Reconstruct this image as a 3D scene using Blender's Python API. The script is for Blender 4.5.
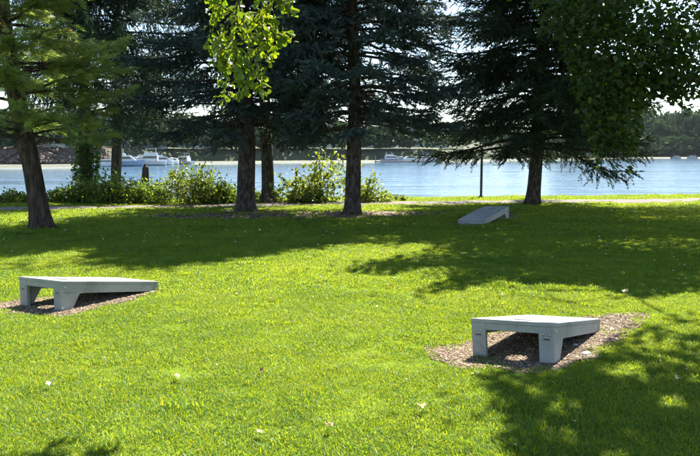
import bpy, math
import numpy as np
from mathutils import Vector, Matrix

R_ = np.random.default_rng(7)
SC = bpy.context.scene
COL = SC.collection
for o in list(bpy.data.objects):
    bpy.data.objects.remove(o)

# ------------------------------------------------------------------ camera, sky, sun, exposure
FPX, HZ, CAMH = 690.0, 152.1, 1.474
PT = math.atan((228 - HZ) / FPX)
cam = bpy.data.cameras.new('camera')
cam.lens = 36.0 * FPX / 700.0
cam.sensor_width = 36.0
cam.clip_start = 0.05
cam.clip_end = 6000
camo = bpy.data.objects.new('camera', cam)
camo.location = (0, 0, CAMH)
camo.rotation_euler = (math.pi / 2 - PT, 0, 0)
COL.objects.link(camo)
SC.camera = camo

SUN_EL, SUN_AZ = math.radians(52), math.radians(25)      # azimuth measured from +Y towards +X
TOSUN = np.array([math.sin(SUN_AZ) * math.cos(SUN_EL), math.cos(SUN_AZ) * math.cos(SUN_EL), math.sin(SUN_EL)])
SHIFT = -TOSUN[:2] / TOSUN[2]                             # ground offset of a shadow per metre of height
world = bpy.data.worlds.new('World')
SC.world = world
world.use_nodes = True
wn = world.node_tree
sky = wn.nodes.new('ShaderNodeTexSky')
sky.sky_type = 'NISHITA'
sky.sun_disc = False
sky.sun_elevation = SUN_EL
sky.sun_rotation = SUN_AZ
sky.air_density = 1.0
sky.dust_density = 0.4
sky.ozone_density = 1.6
wn.nodes['Background'].inputs['Strength'].default_value = 0.068
wn.links.new(sky.outputs[0], wn.nodes['Background'].inputs['Color'])

sun = bpy.data.lights.new('sun', 'SUN')
sun.energy = 5.0
sun.angle = math.radians(0.53)
sun.color = (1.0, 0.95, 0.86)
suno = bpy.data.objects.new('sun', sun)
suno.rotation_euler = Vector(-TOSUN).to_track_quat('-Z', 'Y').to_euler()
suno.location = (10, 20, 30)
COL.objects.link(suno)

SC.view_settings.view_transform = 'Standard'
SC.view_settings.look = 'None'
SC.view_settings.gamma = 1.0
SC.view_settings.exposure = 2.2
SC.render.engine = 'CYCLES'
SC.cycles.use_denoising = True
SC.cycles.max_bounces = 6
SC.cycles.use_adaptive_sampling = True
SC.cycles.adaptive_threshold = 0.02
SC.cycles.transparent_max_bounces = 8
SC.cycles.sample_clamp_indirect = 6.0

# ------------------------------------------------------------------ projection helpers (photograph pixels, 700 wide, to places)
_c, _s = math.cos(PT), math.sin(PT)


def ground(u, v, z=0.0):
    a, b = (u - 350) / FPX, (228 - v) / FPX
    d = np.array([a, _c + b * _s, -_s + b * _c])
    t = (z - CAMH) / d[2]
    return d[0] * t, d[1] * t


def at_depth(u, v, y):
    a, b = (u - 350) / FPX, (228 - v) / FPX
    d = np.array([a, _c + b * _s, -_s + b * _c])
    t = y / d[1]
    return np.array([d[0] * t, y, CAMH + d[2] * t])


def project(P):
    P = np.atleast_2d(P)
    dz = P[:, 2] - CAMH
    d = P[:, 1] * _c - dz * _s
    up = P[:, 1] * _s + dz * _c
    d = np.where(d < 0.05, 0.05, d)
    return 350 + FPX * P[:, 0] / d, 228 - FPX * up / d


def in_poly(x, y, poly):
    x, y = np.asarray(x, float), np.asarray(y, float)
    ins = np.zeros(x.shape, bool)
    n = len(poly)
    for i in range(n):
        x1, y1 = poly[i]
        x2, y2 = poly[(i + 1) % n]
        if y1 == y2:
            continue
        k = ((y1 > y) != (y2 > y)) & (x < (x2 - x1) * (y - y1) / (y2 - y1) + x1)
        ins ^= k
    return ins


def vnoise(x, y, f, seed=0):
    """smooth value noise, 0..1"""
    g = np.random.default_rng(1000 + seed).random((64, 64))
    x, y = np.asarray(x, float) * f + 500, np.asarray(y, float) * f + 500
    ix, iy = np.floor(x).astype(int), np.floor(y).astype(int)
    fx, fy = x - ix, y - iy
    fx, fy = fx * fx * (3 - 2 * fx), fy * fy * (3 - 2 * fy)
    a, b = g[ix % 64, iy % 64], g[(ix + 1) % 64, iy % 64]
    c, d = g[ix % 64, (iy + 1) % 64], g[(ix + 1) % 64, (iy + 1) % 64]
    return (a * (1 - fx) + b * fx) * (1 - fy) + (c * (1 - fx) + d * fx) * fy


# lawn that the crowns leave in the sun (seen in the photograph, taken down to the ground)
LIT_IMG = [(-80, 272), (0, 270), (20, 268), (50, 262), (68, 255), (72, 248), (100, 244), (110, 248), (95, 258),
           (125, 266), (150, 267), (200, 262), (250, 256), (300, 249), (340, 243), (375, 244), (420, 246), (432, 249),
           (395, 258), (350, 268), (345, 275), (385, 278), (430, 270), (445, 268), (455, 278), (420, 292), (385, 304),
           (395, 308), (440, 296), (470, 288), (500, 283), (530, 287), (560, 286), (600, 290), (640, 301), (700, 292),
           (740, 300), (740, 312), (665, 320), (632, 327), (606, 340), (592, 362), (562, 374), (500, 374), (470, 382),
           (492, 394), (500, 410), (515, 456), (530, 520), (125, 520), (112, 456), (86, 431), (40, 456), (15, 520), (-80, 520)]
LIT = [ground(*p) for p in LIT_IMG]
SPOTS = [[ground(*p) for p in q] for q in ([(545, 412), (560, 398), (590, 400), (585, 416), (560, 420)],
                                           [(560, 385), (590, 380), (596, 390), (570, 393)],
                                           [(570, 358), (600, 350), (612, 356), (590, 366)],
                                           [(610, 430), (640, 428), (650, 445), (620, 446)],
                                           [(640, 350), (670, 346), (672, 354), (650, 358)], [(520, 392), (545, 388), (552, 398), (530, 404)], [(600, 372), (640, 370), (650, 380), (612, 384)],
                                           [(655, 395), (690, 398), (685, 412), (660, 408)], [(540, 430), (575, 428), (585, 446), (545, 448)], [(590, 450), (640, 455), (630, 475), (590, 470)], [(660, 330), (700, 326), (705, 334), (670, 340)])]


SUNNY_IMG = [[(-40, 213), (32, 213), (30, 222), (0, 226), (-40, 229)], [(58, 213), (110, 212), (200, 211), (200, 214), (120, 219), (60, 223)],
             [(140, 205), (345, 204), (345, 208), (140, 210)], [(362, 200), (520, 199), (515, 205), (365, 208)], [(555, 197), (730, 196), (730, 201), (560, 204)],
             [(-60, 199), (70, 199), (70, 206), (-60, 206)], [(170, 200), (228, 200), (228, 206), (170, 206)], [(280, 199), (345, 199), (345, 206), (280, 206)]]
SUNNY = [[ground(*p) for p in q] for q in SUNNY_IMG]


def shades_back(P):
    x = P[:, 0] + SHIFT[0] * (P[:, 2] - .3)
    y = P[:, 1] + SHIFT[1] * (P[:, 2] - .3)
    k = np.zeros(len(P), bool)
    for s in SUNNY:
        k |= in_poly(x, y, s)
    return k


def shades_lawn(P):
    """True where the shadow of a point falls on lawn that is sunny in the photograph"""
    x = P[:, 0] + SHIFT[0] * P[:, 2]
    y = P[:, 1] + SHIFT[1] * P[:, 2]
    k = in_poly(x, y, LIT)
    for s in SPOTS:
        k |= in_poly(x, y, s)
    return k


# ------------------------------------------------------------------ mesh helpers
def nrm(v):
    v = np.asarray(v, float)
    return v / np.maximum(np.linalg.norm(v, axis=-1, keepdims=True), 1e-9)


def tag(o, label=None, cat=None, group=None, kind=None):
    if label: o['label'] = label
    if cat: o['category'] = cat
    if group: o['group'] = group
    if kind: o['kind'] = kind
    return o


def empty(name, loc=(0, 0, 0), rz=0.0):
    o = bpy.data.objects.new(name, None)
    o.empty_display_size = 0.2
    COL.objects.link(o)
    o.location = loc
    o.rotation_euler = (0, 0, rz)
    return o


def mesh_np(name, V, F, mat, tone=None, smooth=False):
    V = np.asarray(V, np.float32)
    F = np.asarray(F, np.int32)
    k = F.shape[1]
    me = bpy.data.meshes.new(name)
    me.vertices.add(len(V))
    me.vertices.foreach_set('co', V.ravel())
    me.loops.add(F.size)
    me.loops.foreach_set('vertex_index', F.ravel())
    me.polygons.add(len(F))
    me.polygons.foreach_set('loop_start', np.arange(0, F.size, k, dtype=np.int32))
    me.polygons.foreach_set('loop_total', np.full(len(F), k, np.int32))
    if smooth:
        me.polygons.foreach_set('use_smooth', np.ones(len(F), bool))
    if tone is not None:
        a = me.attributes.new('tone', 'FLOAT', 'POINT')
        a.data.foreach_set('value', np.asarray(tone, np.float32))
    me.update(calc_edges=True)
    me.validate()
    if mat: me.materials.append(mat)
    return me


def link(name, me, parent=None, loc=None, rz=None):
    o = bpy.data.objects.new(name, me)
    COL.objects.link(o)
    if parent: o.parent = parent
    if loc is not None: o.location = loc
    if rz is not None: o.rotation_euler = (0, 0, rz)
    return o


def obj_np(name, V, F, mat, parent=None, tone=None, smooth=False):
    return link(name, mesh_np(name, V, F, mat, tone, smooth), parent)


class MB:
    """collects polygons of any size; build() links them as ONE mesh object"""
    def __init__(self): self.v, self.f = [], []

    def add(self, V, F):
        n = len(self.v)
        self.v += [tuple(map(float, p)) for p in V]
        self.f += [tuple(i + n for i in f) for f in F]
        return self

    def box(self, x0, x1, y0, y1, z0, z1):
        return self.add([(x0, y0, z0), (x1, y0, z0), (x1, y1, z0), (x0, y1, z0), (x0, y0, z1), (x1, y0, z1), (x1, y1, z1), (x0, y1, z1)],
                        [(0, 3, 2, 1), (4, 5, 6, 7), (0, 1, 5, 4), (1, 2, 6, 5), (2, 3, 7, 6), (3, 0, 4, 7)])

    def prism(self, poly, axis, a, b):
        """poly in the two other axes (order kept), extruded from a to b along axis 'x','y' or 'z'"""
        def pt(p, w): return {'x': (w, p[0], p[1]), 'y': (p[0], w, p[1]), 'z': (p[0], p[1], w)}[axis]
        n = len(poly)
        V = [pt(p, a) for p in poly] + [pt(p, b) for p in poly]
        return self.add(V, [tuple(range(n))[::-1], tuple(range(n, 2 * n))] + [(i, (i + 1) % n, n + (i + 1) % n, n + i) for i in range(n)])

    def mesh(self, name, mat, bevel=0.0):
        me = bpy.data.meshes.new(name)
        me.from_pydata(self.v, [], self.f)
        me.validate()
        import bmesh
        bm = bmesh.new()
        bm.from_mesh(me)
        bmesh.ops.recalc_face_normals(bm, faces=bm.faces)
        if bevel:
            es = [e for e in bm.edges if len(e.link_faces) == 2 and e.calc_face_angle(0) > 0.5]
            bmesh.ops.bevel(bm, geom=es, offset=bevel, segments=2, profile=0.5, affect='EDGES', clamp_overlap=True)
        bm.to_mesh(me)
        bm.free()
        me.materials.append(mat)
        return me

    def build(self, name, mat, parent=None, bevel=0.0):
        return link(name, self.mesh(name, mat, bevel), parent)


def tubes(paths, sides=5):
    """paths: list of (points (n,3), radii (n)); returns V,F quads for all of them"""
    VV, FF, off = [], [], 0
    ang = np.linspace(0, 2 * np.pi, sides, endpoint=False)
    ca, sa = np.cos(ang)[None, :, None], np.sin(ang)[None, :, None]
    idx = np.arange(sides)
    for P, r in paths:
        P = np.asarray(P, float)
        r = np.asarray(r, float)
        n = len(P)
        T = np.gradient(P, axis=0)
        T = nrm(T)
        ref = np.where(np.abs(T[:, 2:3]) > 0.9, np.array([[1.0, 0, 0]]), np.array([[0, 0, 1.0]]))
        A = nrm(np.cross(T, ref))
        B = np.cross(T, A)
        V = P[:, None] + r[:, None, None] * (ca * A[:, None] + sa * B[:, None])
        VV.append(V.reshape(-1, 3))
        i = np.arange(n - 1)[:, None] * sides
        a = i + idx
        b = i + (idx + 1) % sides
        FF.append((np.stack([a, b, b + sides, a + sides], -1) + off).reshape(-1, 4))
        off += n * sides
    return np.concatenate(VV), np.concatenate(FF)


def scatter(TV, TF, P, X, Y, Z, tone, tvar=None):
    """copies of a template at points P with scaled axes X,Y,Z; returns V,F,tone"""
    n, m = len(P), len(TV)
    V = P[:, None] + TV[None, :, 0:1] * X[:, None] + TV[None, :, 1:2] * Y[:, None] + TV[None, :, 2:3] * Z[:, None]
    F = TF[None] + (np.arange(n) * m)[:, None, None]
    return V.reshape(-1, 3), F.reshape(-1, TF.shape[1]), np.repeat(tone, m)


def axes(Yd, roll=None, up=(0, 0, 1)):
    Y = nrm(Yd)
    u = np.broadcast_to(np.asarray(up, float), Y.shape)
    X = np.cross(Y, u)
    bad = np.linalg.norm(X, axis=1) < 0.1
    X[bad] = np.cross(Y[bad], np.array([1.0, 0.3, 0]))
    X = nrm(X)
    Z = np.cross(X, Y)
    if roll is not None:
        c, s = np.cos(roll)[:, None], np.sin(roll)[:, None]
        X, Z = X * c + Z * s, Z * c - X * s
    return X, Y, Z


# ------------------------------------------------------------------ materials
def newmat(name):
    m = bpy.data.materials.new(name)
    m.use_nodes = True
    return m, m.node_tree, m.node_tree.nodes['Principled BSDF']


def ramp(nt, fac, stops):
    r = nt.nodes.new('ShaderNodeValToRGB')
    e = r.color_ramp.elements
    while len(e) < len(stops): e.new(0.5)
    for i, (p, c) in enumerate(stops):
        e[i].position = p
        e[i].color = (*c, 1)
    nt.links.new(fac, r.inputs[0])
    return r.outputs[0]


def noise(nt, scale, detail=3.0, rough=0.55, vec=None, dist=0.0):
    n = nt.nodes.new('ShaderNodeTexNoise')
    n.inputs['Scale'].default_value = scale
    n.inputs['Detail'].default_value = detail
    n.inputs['Roughness'].default_value = rough
    n.inputs['Distortion'].default_value = dist
    if vec is not None: nt.links.new(vec, n.inputs['Vector'])
    return n.outputs[0]


def wpos(nt, scale=None):
    g = nt.nodes.new('ShaderNodeNewGeometry').outputs['Position']
    if scale is None: return g
    m = nt.nodes.new('ShaderNodeMapping')
    m.inputs['Scale'].default_value = scale
    nt.links.new(g, m.inputs['Vector'])
    return m.outputs[0]


def math_n(nt, op, a, b):
    n = nt.nodes.new('ShaderNodeMath')
    n.operation = op
    for i, x in enumerate((a, b)):
        if isinstance(x, (int, float)): n.inputs[i].default_value = x
        else: nt.links.new(x, n.inputs[i])
    return n.outputs[0]


def mixc(nt, fac, a, b, mode='MIX'):
    n = nt.nodes.new('ShaderNodeMix')
    n.data_type = 'RGBA'
    n.blend_type = mode
    for s, x in ((n.inputs[0], fac), (n.inputs[6], a), (n.inputs[7], b)):
        if isinstance(x, (int, float)): s.default_value = x
        elif isinstance(x, tuple): s.default_value = (*x, 1)
        else: nt.links.new(x, s)
    return n.outputs[2]


def bump(nt, bs, h, strength=0.4, dist=0.02):
    b = nt.nodes.new('ShaderNodeBump')
    b.inputs['Strength'].default_value = strength
    b.inputs['Distance'].default_value = dist
    nt.links.new(h, b.inputs['Height'])
    nt.links.new(b.outputs[0], bs.inputs['Normal'])


def mat_leaf(name, stops, trans=(1.0, 1.0, 0.6), tfac=0.4, rough=0.5, spec=0.3, patch=None, dry=None):
    """leaf: tone attribute picks the colour; part of the light passes through"""
    m, nt, bs = newmat(name)
    a = nt.nodes.new('ShaderNodeAttribute')
    a.attribute_name = 'tone'
    fac = a.outputs['Fac']
    if patch:
        n = noise(nt, patch[0], 4.0, 0.6, wpos(nt))
        fac = math_n(nt, 'ADD', fac, math_n(nt, 'MULTIPLY', math_n(nt, 'SUBTRACT', n, 0.5), patch[1]))
    if dry: fac = math_n(nt, 'MINIMUM', fac, 0.97)
    col = ramp(nt, fac, stops)
    if dry: col = mixc(nt, math_n(nt, 'GREATER_THAN', a.outputs['Fac'], 1.3), col, dry)
    nt.links.new(col, bs.inputs['Base Color'])
    bs.inputs['Roughness'].default_value = rough
    bs.inputs['Specular IOR Level'].default_value = spec
    t = nt.nodes.new('ShaderNodeBsdfTranslucent')
    tc = mixc(nt, 1.0, col, trans, 'MULTIPLY')
    nt.links.new(tc, t.inputs['Color'])
    mx = nt.nodes.new('ShaderNodeMixShader')
    mx.inputs[0].default_value = tfac
    nt.links.new(bs.outputs[0], mx.inputs[1])
    nt.links.new(t.outputs[0], mx.inputs[2])
    nt.links.new(mx.outputs[0], nt.nodes['Material Output'].inputs['Surface'])
    return m


def mat_noise(name, stops, scale, rough=0.8, bstr=0.4, bdist=0.01, bscale=None, mscale=None, spec=0.3, metal=0.0):
    m, nt, bs = newmat(name)
    p = wpos(nt, mscale)
    n = noise(nt, scale, 5.0, 0.6, p)
    nt.links.new(ramp(nt, n, stops), bs.inputs['Base Color'])
    bs.inputs['Roughness'].default_value = rough
    bs.inputs['Specular IOR Level'].default_value = spec
    bs.inputs['Metallic'].default_value = metal
    if bstr: bump(nt, bs, noise(nt, bscale or scale * 3, 5.0, 0.65, p), bstr, bdist)
    return m


M = {}
M['grass'] = mat_leaf('grass_blade', [(0.0, (0.020, 0.074, 0.017)), (0.35, (0.056, 0.138, 0.020)), (0.68, (0.094, 0.187, 0.023)), (1.0, (0.125, 0.21, 0.034))],
                      trans=(4.0, 2.4, 0.6), tfac=0.5, rough=0.45, spec=0.2, patch=(0.8, 0.95), dry=(0.13, 0.135, 0.065))
M['spruce'] = mat_leaf('spruce_needles', [(0, (0.022, 0.040, 0.037)), (0.5, (0.042, 0.070, 0.068)), (1, (0.080, 0.115, 0.115))], trans=(1.0, 1.1, 0.5), tfac=0.22, rough=0.55, spec=0.25)
M['dark_spruce'] = mat_leaf('dark_spruce_needles', [(0, (0.014, 0.030, 0.020)), (0.5, (0.028, 0.056, 0.030)), (0.93, (0.055, 0.092, 0.045)), (1, (0.09, 0.06, 0.035))], trans=(1.1, 1.1, 0.4), tfac=0.22, rough=0.55, spec=0.25)
M['cedar'] = mat_leaf('cedar_sprays', [(0, (0.080, 0.118, 0.038)), (0.5, (0.150, 0.198, 0.066)), (0.92, (0.23, 0.265, 0.10)), (1, (0.22, 0.13, 0.055))], trans=(2.3, 2.3, 1.2), tfac=0.58, rough=0.5)
M['maple'] = mat_leaf('maple_leaves', [(0, (0.018, 0.042, 0.011)), (0.7, (0.040, 0.076, 0.015)), (1, (0.12, 0.145, 0.02))], trans=(2.2, 1.9, 0.5), tfac=0.46, rough=0.42, spec=0.35)
M['oak'] = mat_leaf('sprig_leaves', [(0, (0.050, 0.095, 0.010)), (0.6, (0.090, 0.145, 0.014)), (1, (0.15, 0.18, 0.02))], trans=(1.9, 1.7, 0.5), tfac=0.5, rough=0.4, spec=0.35)
M['shrub'] = mat_leaf('shrub_leaves', [(0, (0.040, 0.075, 0.015)), (0.6, (0.090, 0.140, 0.026)), (1, (0.17, 0.20, 0.045))], trans=(1.8, 1.7, 0.6), tfac=0.45, rough=0.45)
M['shrub_y'] = mat_leaf('pale_shrub_leaves', [(0, (0.065, 0.095, 0.018)), (0.6, (0.13, 0.170, 0.030)), (1, (0.20, 0.22, 0.05))], trans=(1.8, 1.7, 0.6), tfac=0.45, rough=0.45)
M['ivy'] = mat_leaf('ivy_leaves', [(0, (0.030, 0.070, 0.016)), (1, (0.09, 0.145, 0.03))], trans=(1.6, 1.6, 0.6), tfac=0.4, rough=0.35)
M['far_leaf'] = mat_leaf('far_leaves', [(0, (0.018, 0.038, 0.020)), (0.6, (0.035, 0.065, 0.028)), (1, (0.07, 0.095, 0.035))], tfac=0.25, rough=0.95, spec=0.0)
M['dead_leaf'] = mat_leaf('dead_leaves', [(0, (0.16, 0.09, 0.04)), (0.5, (0.36, 0.27, 0.14)), (1, (0.55, 0.50, 0.38))], trans=(1, 0.9, 0.7), tfac=0.25, rough=0.6)
M['bark'] = mat_noise('spruce_bark', [(0.36, (0.020, 0.016, 0.013)), (0.5, (0.058, 0.047, 0.040)), (0.66, (0.13, 0.110, 0.094))], 11.0, 0.95, 1.0, 0.06, 13.0, (1.5, 1.5, 0.55))
M['bark_red'] = mat_noise('cedar_bark', [(0.36, (0.022, 0.016, 0.012)), (0.5, (0.060, 0.043, 0.033)), (0.66, (0.125, 0.095, 0.075))], 9.0, 0.95, 1.0, 0.06, 14.0, (2.2, 2.2, 0.26))
M['wood_chip'] = mat_leaf('wood_chips', [(0, (0.055, 0.036, 0.022)), (0.6, (0.165, 0.115, 0.070)), (0.9, (0.27, 0.205, 0.135)), (1, (0.42, 0.35, 0.25))], trans=(1, 1, 1), tfac=0.0, rough=0.85)
M['soil'] = mat_noise('mulch_soil', [(0.3, (0.085, 0.060, 0.038)), (0.55, (0.17, 0.122, 0.080)), (0.75, (0.26, 0.195, 0.13))], 14.0, 0.95, 0.8, 0.02, 45.0)
M['litter'] = mat_noise('needle_litter', [(0.3, (0.055, 0.036, 0.024)), (0.55, (0.12, 0.082, 0.056)), (0.8, (0.21, 0.155, 0.11))], 6.0, 0.95, 0.7, 0.015, 30.0)
M['path'] = mat_noise('gravel_path', [(0.3, (0.075, 0.062, 0.052)), (0.55, (0.125, 0.102, 0.086)), (0.8, (0.18, 0.15, 0.126))], 2.5, 0.95, 0.5, 0.008, 60.0)
M['stone'] = mat_noise('pale_stone', [(0.3, (0.30, 0.27, 0.24)), (0.7, (0.52, 0.49, 0.44))], 12.0, 0.85, 0.4, 0.01)
M['rock'] = mat_noise('shore_rock', [(0.3, (0.07, 0.048, 0.038)), (0.55, (0.13, 0.095, 0.075)), (0.8, (0.22, 0.17, 0.14))], 0.9, 0.9, 0.5, 0.1)
M['bolt'] = mat_noise('bolt_steel', [(0.3, (0.35, 0.35, 0.35)), (0.7, (0.5, 0.5, 0.5))], 60.0, 0.4, 0, metal=0.9)
M['slot'] = mat_noise('dark_slot', [(0.3, (0.02, 0.02, 0.022)), (0.7, (0.035, 0.035, 0.04))], 60.0, 0.7, 0)
M['post'] = mat_noise('post_metal', [(0.3, (0.03, 0.032, 0.035)), (0.7, (0.055, 0.056, 0.06))], 20.0, 0.5, 0)
M['gel'] = mat_noise('boat_gelcoat', [(0.3, (0.56, 0.56, 0.56)), (0.7, (0.68, 0.68, 0.67))], 0.8, 0.25, 0)
M['gel_blue'] = mat_noise('boat_blue_hull', [(0.3, (0.20, 0.26, 0.36)), (0.7, (0.26, 0.32, 0.42))], 0.8, 0.25, 0)
M['canvas'] = mat_noise('boat_canvas', [(0.3, (0.10, 0.14, 0.22)), (0.7, (0.16, 0.20, 0.28))], 2.0, 0.8, 0)
M['glassd'] = mat_noise('dark_window', [(0.3, (0.02, 0.025, 0.03)), (0.7, (0.045, 0.055, 0.065))], 0.4, 0.12, 0, spec=0.6)
M['timber'] = mat_noise('dock_timber', [(0.3, (0.16, 0.14, 0.12)), (0.7, (0.28, 0.25, 0.22))], 3.0, 0.85, 0.3)
for k, a, b in (('wall_white', (0.62, 0.62, 0.60), (0.74, 0.74, 0.72)), ('wall_blue', (0.33, 0.40, 0.48), (0.42, 0.49, 0.56)), ('wall_grey', (0.40, 0.40, 0.40), (0.52, 0.52, 0.51)), ('wall_tan', (0.46, 0.38, 0.31), (0.57, 0.48, 0.40))):
    M[k] = mat_noise(k, [(0.3, a), (0.7, b)], 0.7, 0.85, 0.2)
M['roof'] = mat_noise('roof_shingle', [(0.3, (0.13, 0.12, 0.125)), (0.7, (0.22, 0.205, 0.205))], 1.5, 0.9, 0.4)
M['roof_red'] = mat_noise('roof_brown', [(0.3, (0.19, 0.105, 0.08)), (0.7, (0.28, 0.17, 0.13))], 1.5, 0.9, 0.4)

# cornhole board paint: grey, weathered, with faint streaks, dirt and painted-in dapples of tree shade
m, nt, bs = newmat('board_paint')
tc = nt.nodes.new('ShaderNodeTexCoord').outputs['Object']
n1 = noise(nt, 5.0, 6.0, 0.65, tc)
n2 = noise(nt, 60.0, 3.0, 0.6, tc)
c1 = ramp(nt, n1, [(0.3, (0.19, 0.192, 0.192)), (0.5, (0.26, 0.262, 0.26)), (0.72, (0.32, 0.32, 0.315))])
c2 = mixc(nt, math_n(nt, 'MULTIPLY', n2, 0.35), c1, (0.22, 0.215, 0.205))
n3 = noise(nt, 2.3, 6.0, 0.72, tc, 0.8)
c3 = mixc(nt, ramp(nt, n3, [(0.50, (0, 0, 0)), (0.66, (0.55, 0.55, 0.55))]), c2, (0.10, 0.098, 0.09))
nt.links.new(c3, bs.inputs['Base Color'])
bs.inputs['Roughness'].default_value = 0.5
bump(nt, bs, n2, 0.15, 0.003)
M['board'] = m

# lawn soil under the blades: thatch green-brown
m, nt, bs = newmat('lawn_thatch')
p = wpos(nt)
n1 = noise(nt, 0.9, 4.0, 0.6, p)
n2 = noise(nt, 26.0, 6.0, 0.7, p)
c1 = ramp(nt, n2, [(0.3, (0.055, 0.080, 0.010)), (0.55, (0.12, 0.165, 0.016)), (0.8, (0.18, 0.20, 0.045))])
c2 = mixc(nt, math_n(nt, 'MULTIPLY', n1, 0.5), c1, (0.085, 0.12, 0.015))
nt.links.new(c2, bs.inputs['Base Color'])
bs.inputs['Roughness'].default_value = 0.9
bs.inputs['Specular IOR Level'].default_value = 0.0
bump(nt, bs, n2, 0.6, 0.02)
M['lawn'] = m

m, nt, bs = newmat('harbour_water')
w1 = noise(nt, 1.0, 4.0, 0.6, wpos(nt, (0.55, 1.3, 1.0)), 0.3)
w2 = noise(nt, 1.0, 3.0, 0.6, wpos(nt, (0.07, 0.14, 1.0)), 0.5)
gust = noise(nt, 1.0, 5.0, 0.65, wpos(nt, (0.012, 0.075, 1.0)), 0.6)
h = math_n(nt, 'MULTIPLY', math_n(nt, 'ADD', math_n(nt, 'MULTIPLY', w1, 0.5), w2), ramp(nt, gust, [(0.35, (0.15, 0.15, 0.15)), (0.65, (1.0, 1.0, 1.0))]))
bs.inputs['Base Color'].default_value = (0.040, 0.085, 0.130, 1)
bs.inputs['Roughness'].default_value = 0.12
bs.inputs['IOR'].default_value = 1.333
bump(nt, bs, h, 0.6, 0.5)
M['water'] = m

# ------------------------------------------------------------------ ground
BOARDS = [(1.151, 4.765, 0.982, 0.076, -0.022, 0.012), (-2.949, 6.45, 1.059, 0.018, -0.012, 0.002), (3.252, 15.259, -2.209, -0.044, -0.010, 0.002)]


def gz(x, y):
    x, y = np.asarray(x, float), np.asarray(y, float)
    z = 0.05 * (vnoise(x, y, 0.35, 1) - 0.5) * np.clip((y - 2) / 6, 0, 1) + 0.02 * (vnoise(x, y, 1.1, 2) - 0.5)
    for bx, by, a, ro, pi_, z0 in BOARDS:
        ax, ay = math.cos(a), math.sin(a)
        dx, dy = x - bx, y - by
        l, r = dx * ax + dy * ay, dx * ay - dy * ax
        d2 = ((l - 0.6) / 1.0) ** 2 + (r / 0.75) ** 2
        w = np.clip(1.6 - np.sqrt(d2), 0, 1)
        w = w * w * (3 - 2 * w)
        z = z * (1 - w) + w * (z0 + ro * np.clip(r, -0.6, 0.6) + pi_ * np.clip(l, -0.2, 1.4) - 0.012)
    return z


EDGE_A, EDGE_B = np.array(ground(0, 200.5)), np.array(ground(700, 195.5))
EDN = nrm(np.array([-(EDGE_B - EDGE_A)[1], (EDGE_B - EDGE_A)[0]]))          # towards the water


def past_edge(x, y): return (x - EDGE_A[0]) * EDN[0] + (y - EDGE_A[1]) * EDN[1]


def gz_all(x, y):
    """lawn height, with the bank that drops to the water"""
    e = past_edge(x, y) + 0.5 * (vnoise(x, y, 0.6, 9) - 0.5)
    t = np.clip(e / 4.0, 0, 1)
    return gz(x, y) * (1 - t) - 3.2 * t * t * (3 - 2 * t)


def grid(xs, ys, zf):
    X, Y = np.meshgrid(xs, ys)
    V = np.stack([X.ravel(), Y.ravel(), zf(X.ravel(), Y.ravel())], 1)
    nx, ny = len(xs), len(ys)
    i = (np.arange(ny - 1)[:, None] * nx + np.arange(nx - 1)).ravel()
    return V, np.stack([i, i + 1, i + 1 + nx, i + nx], 1)


V, F = grid(np.concatenate([np.linspace(-60, -15, 30)[:-1], np.linspace(-15, 16, 260), np.linspace(16, 70, 30)[1:]]), np.concatenate([np.linspace(-25, 1, 24)[:-1], np.linspace(1, 30, 260)]), gz_all)
tag(obj_np('lawn_ground', V, F, M['lawn'], smooth=True), 'mown grass lawn under the trees running down to the water', kind='structure')

V, F = grid(np.array([-1400., -600, -150, 0, 150, 600, 1400]), np.array([24., 60, 200, 600, 1100]), lambda x, y: x * 0 - 2.2)
tag(obj_np('water', V, F, M['water']), 'blue rippled harbour water beyond the lawn', kind='structure')

# the path that crosses behind the trees
PA, PB = np.array(ground(0, 210.0)), np.array(ground(700, 199.2))


def path_mid(t):
    p = PA + (PB - PA) * t
    return p + np.array([0, 0.35 * math.sin(t * 5.0)])


def dist_path(x, y):
    t = np.clip(((x - PA[0]) * (PB - PA)[0] + (y - PA[1]) * (PB - PA)[1]) / ((PB - PA) ** 2).sum(), -2, 3)
    return np.abs(y - (PA[1] + (PB - PA)[1] * t + 0.35 * np.sin(t * 5.0)))


ts = np.linspace(-1.6, 2.4, 220)
V, F = [], []
for i, t in enumerate(ts):
    p = path_mid(t)
    for k in range(7):
        s = (k - 3) / 3 * 0.72 * (1 + 0.12 * (float(vnoise(p[0], k, 1.1, 21)) - 0.5))
        V.append((p[0], p[1] + s, float(gz_all(p[0], p[1] + s)) + 0.012 + 0.012 * (1 - abs(k - 3) / 3)))
    if i:
        for k in range(6):
            a = (i - 1) * 7 + k
            F.append((a, a + 1, a + 8, a + 7))
tag(obj_np('gravel_path', np.array(V), np.array(F), M['path'], smooth=True), 'pale gravel footpath crossing behind the tree trunks', kind='structure')


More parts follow.
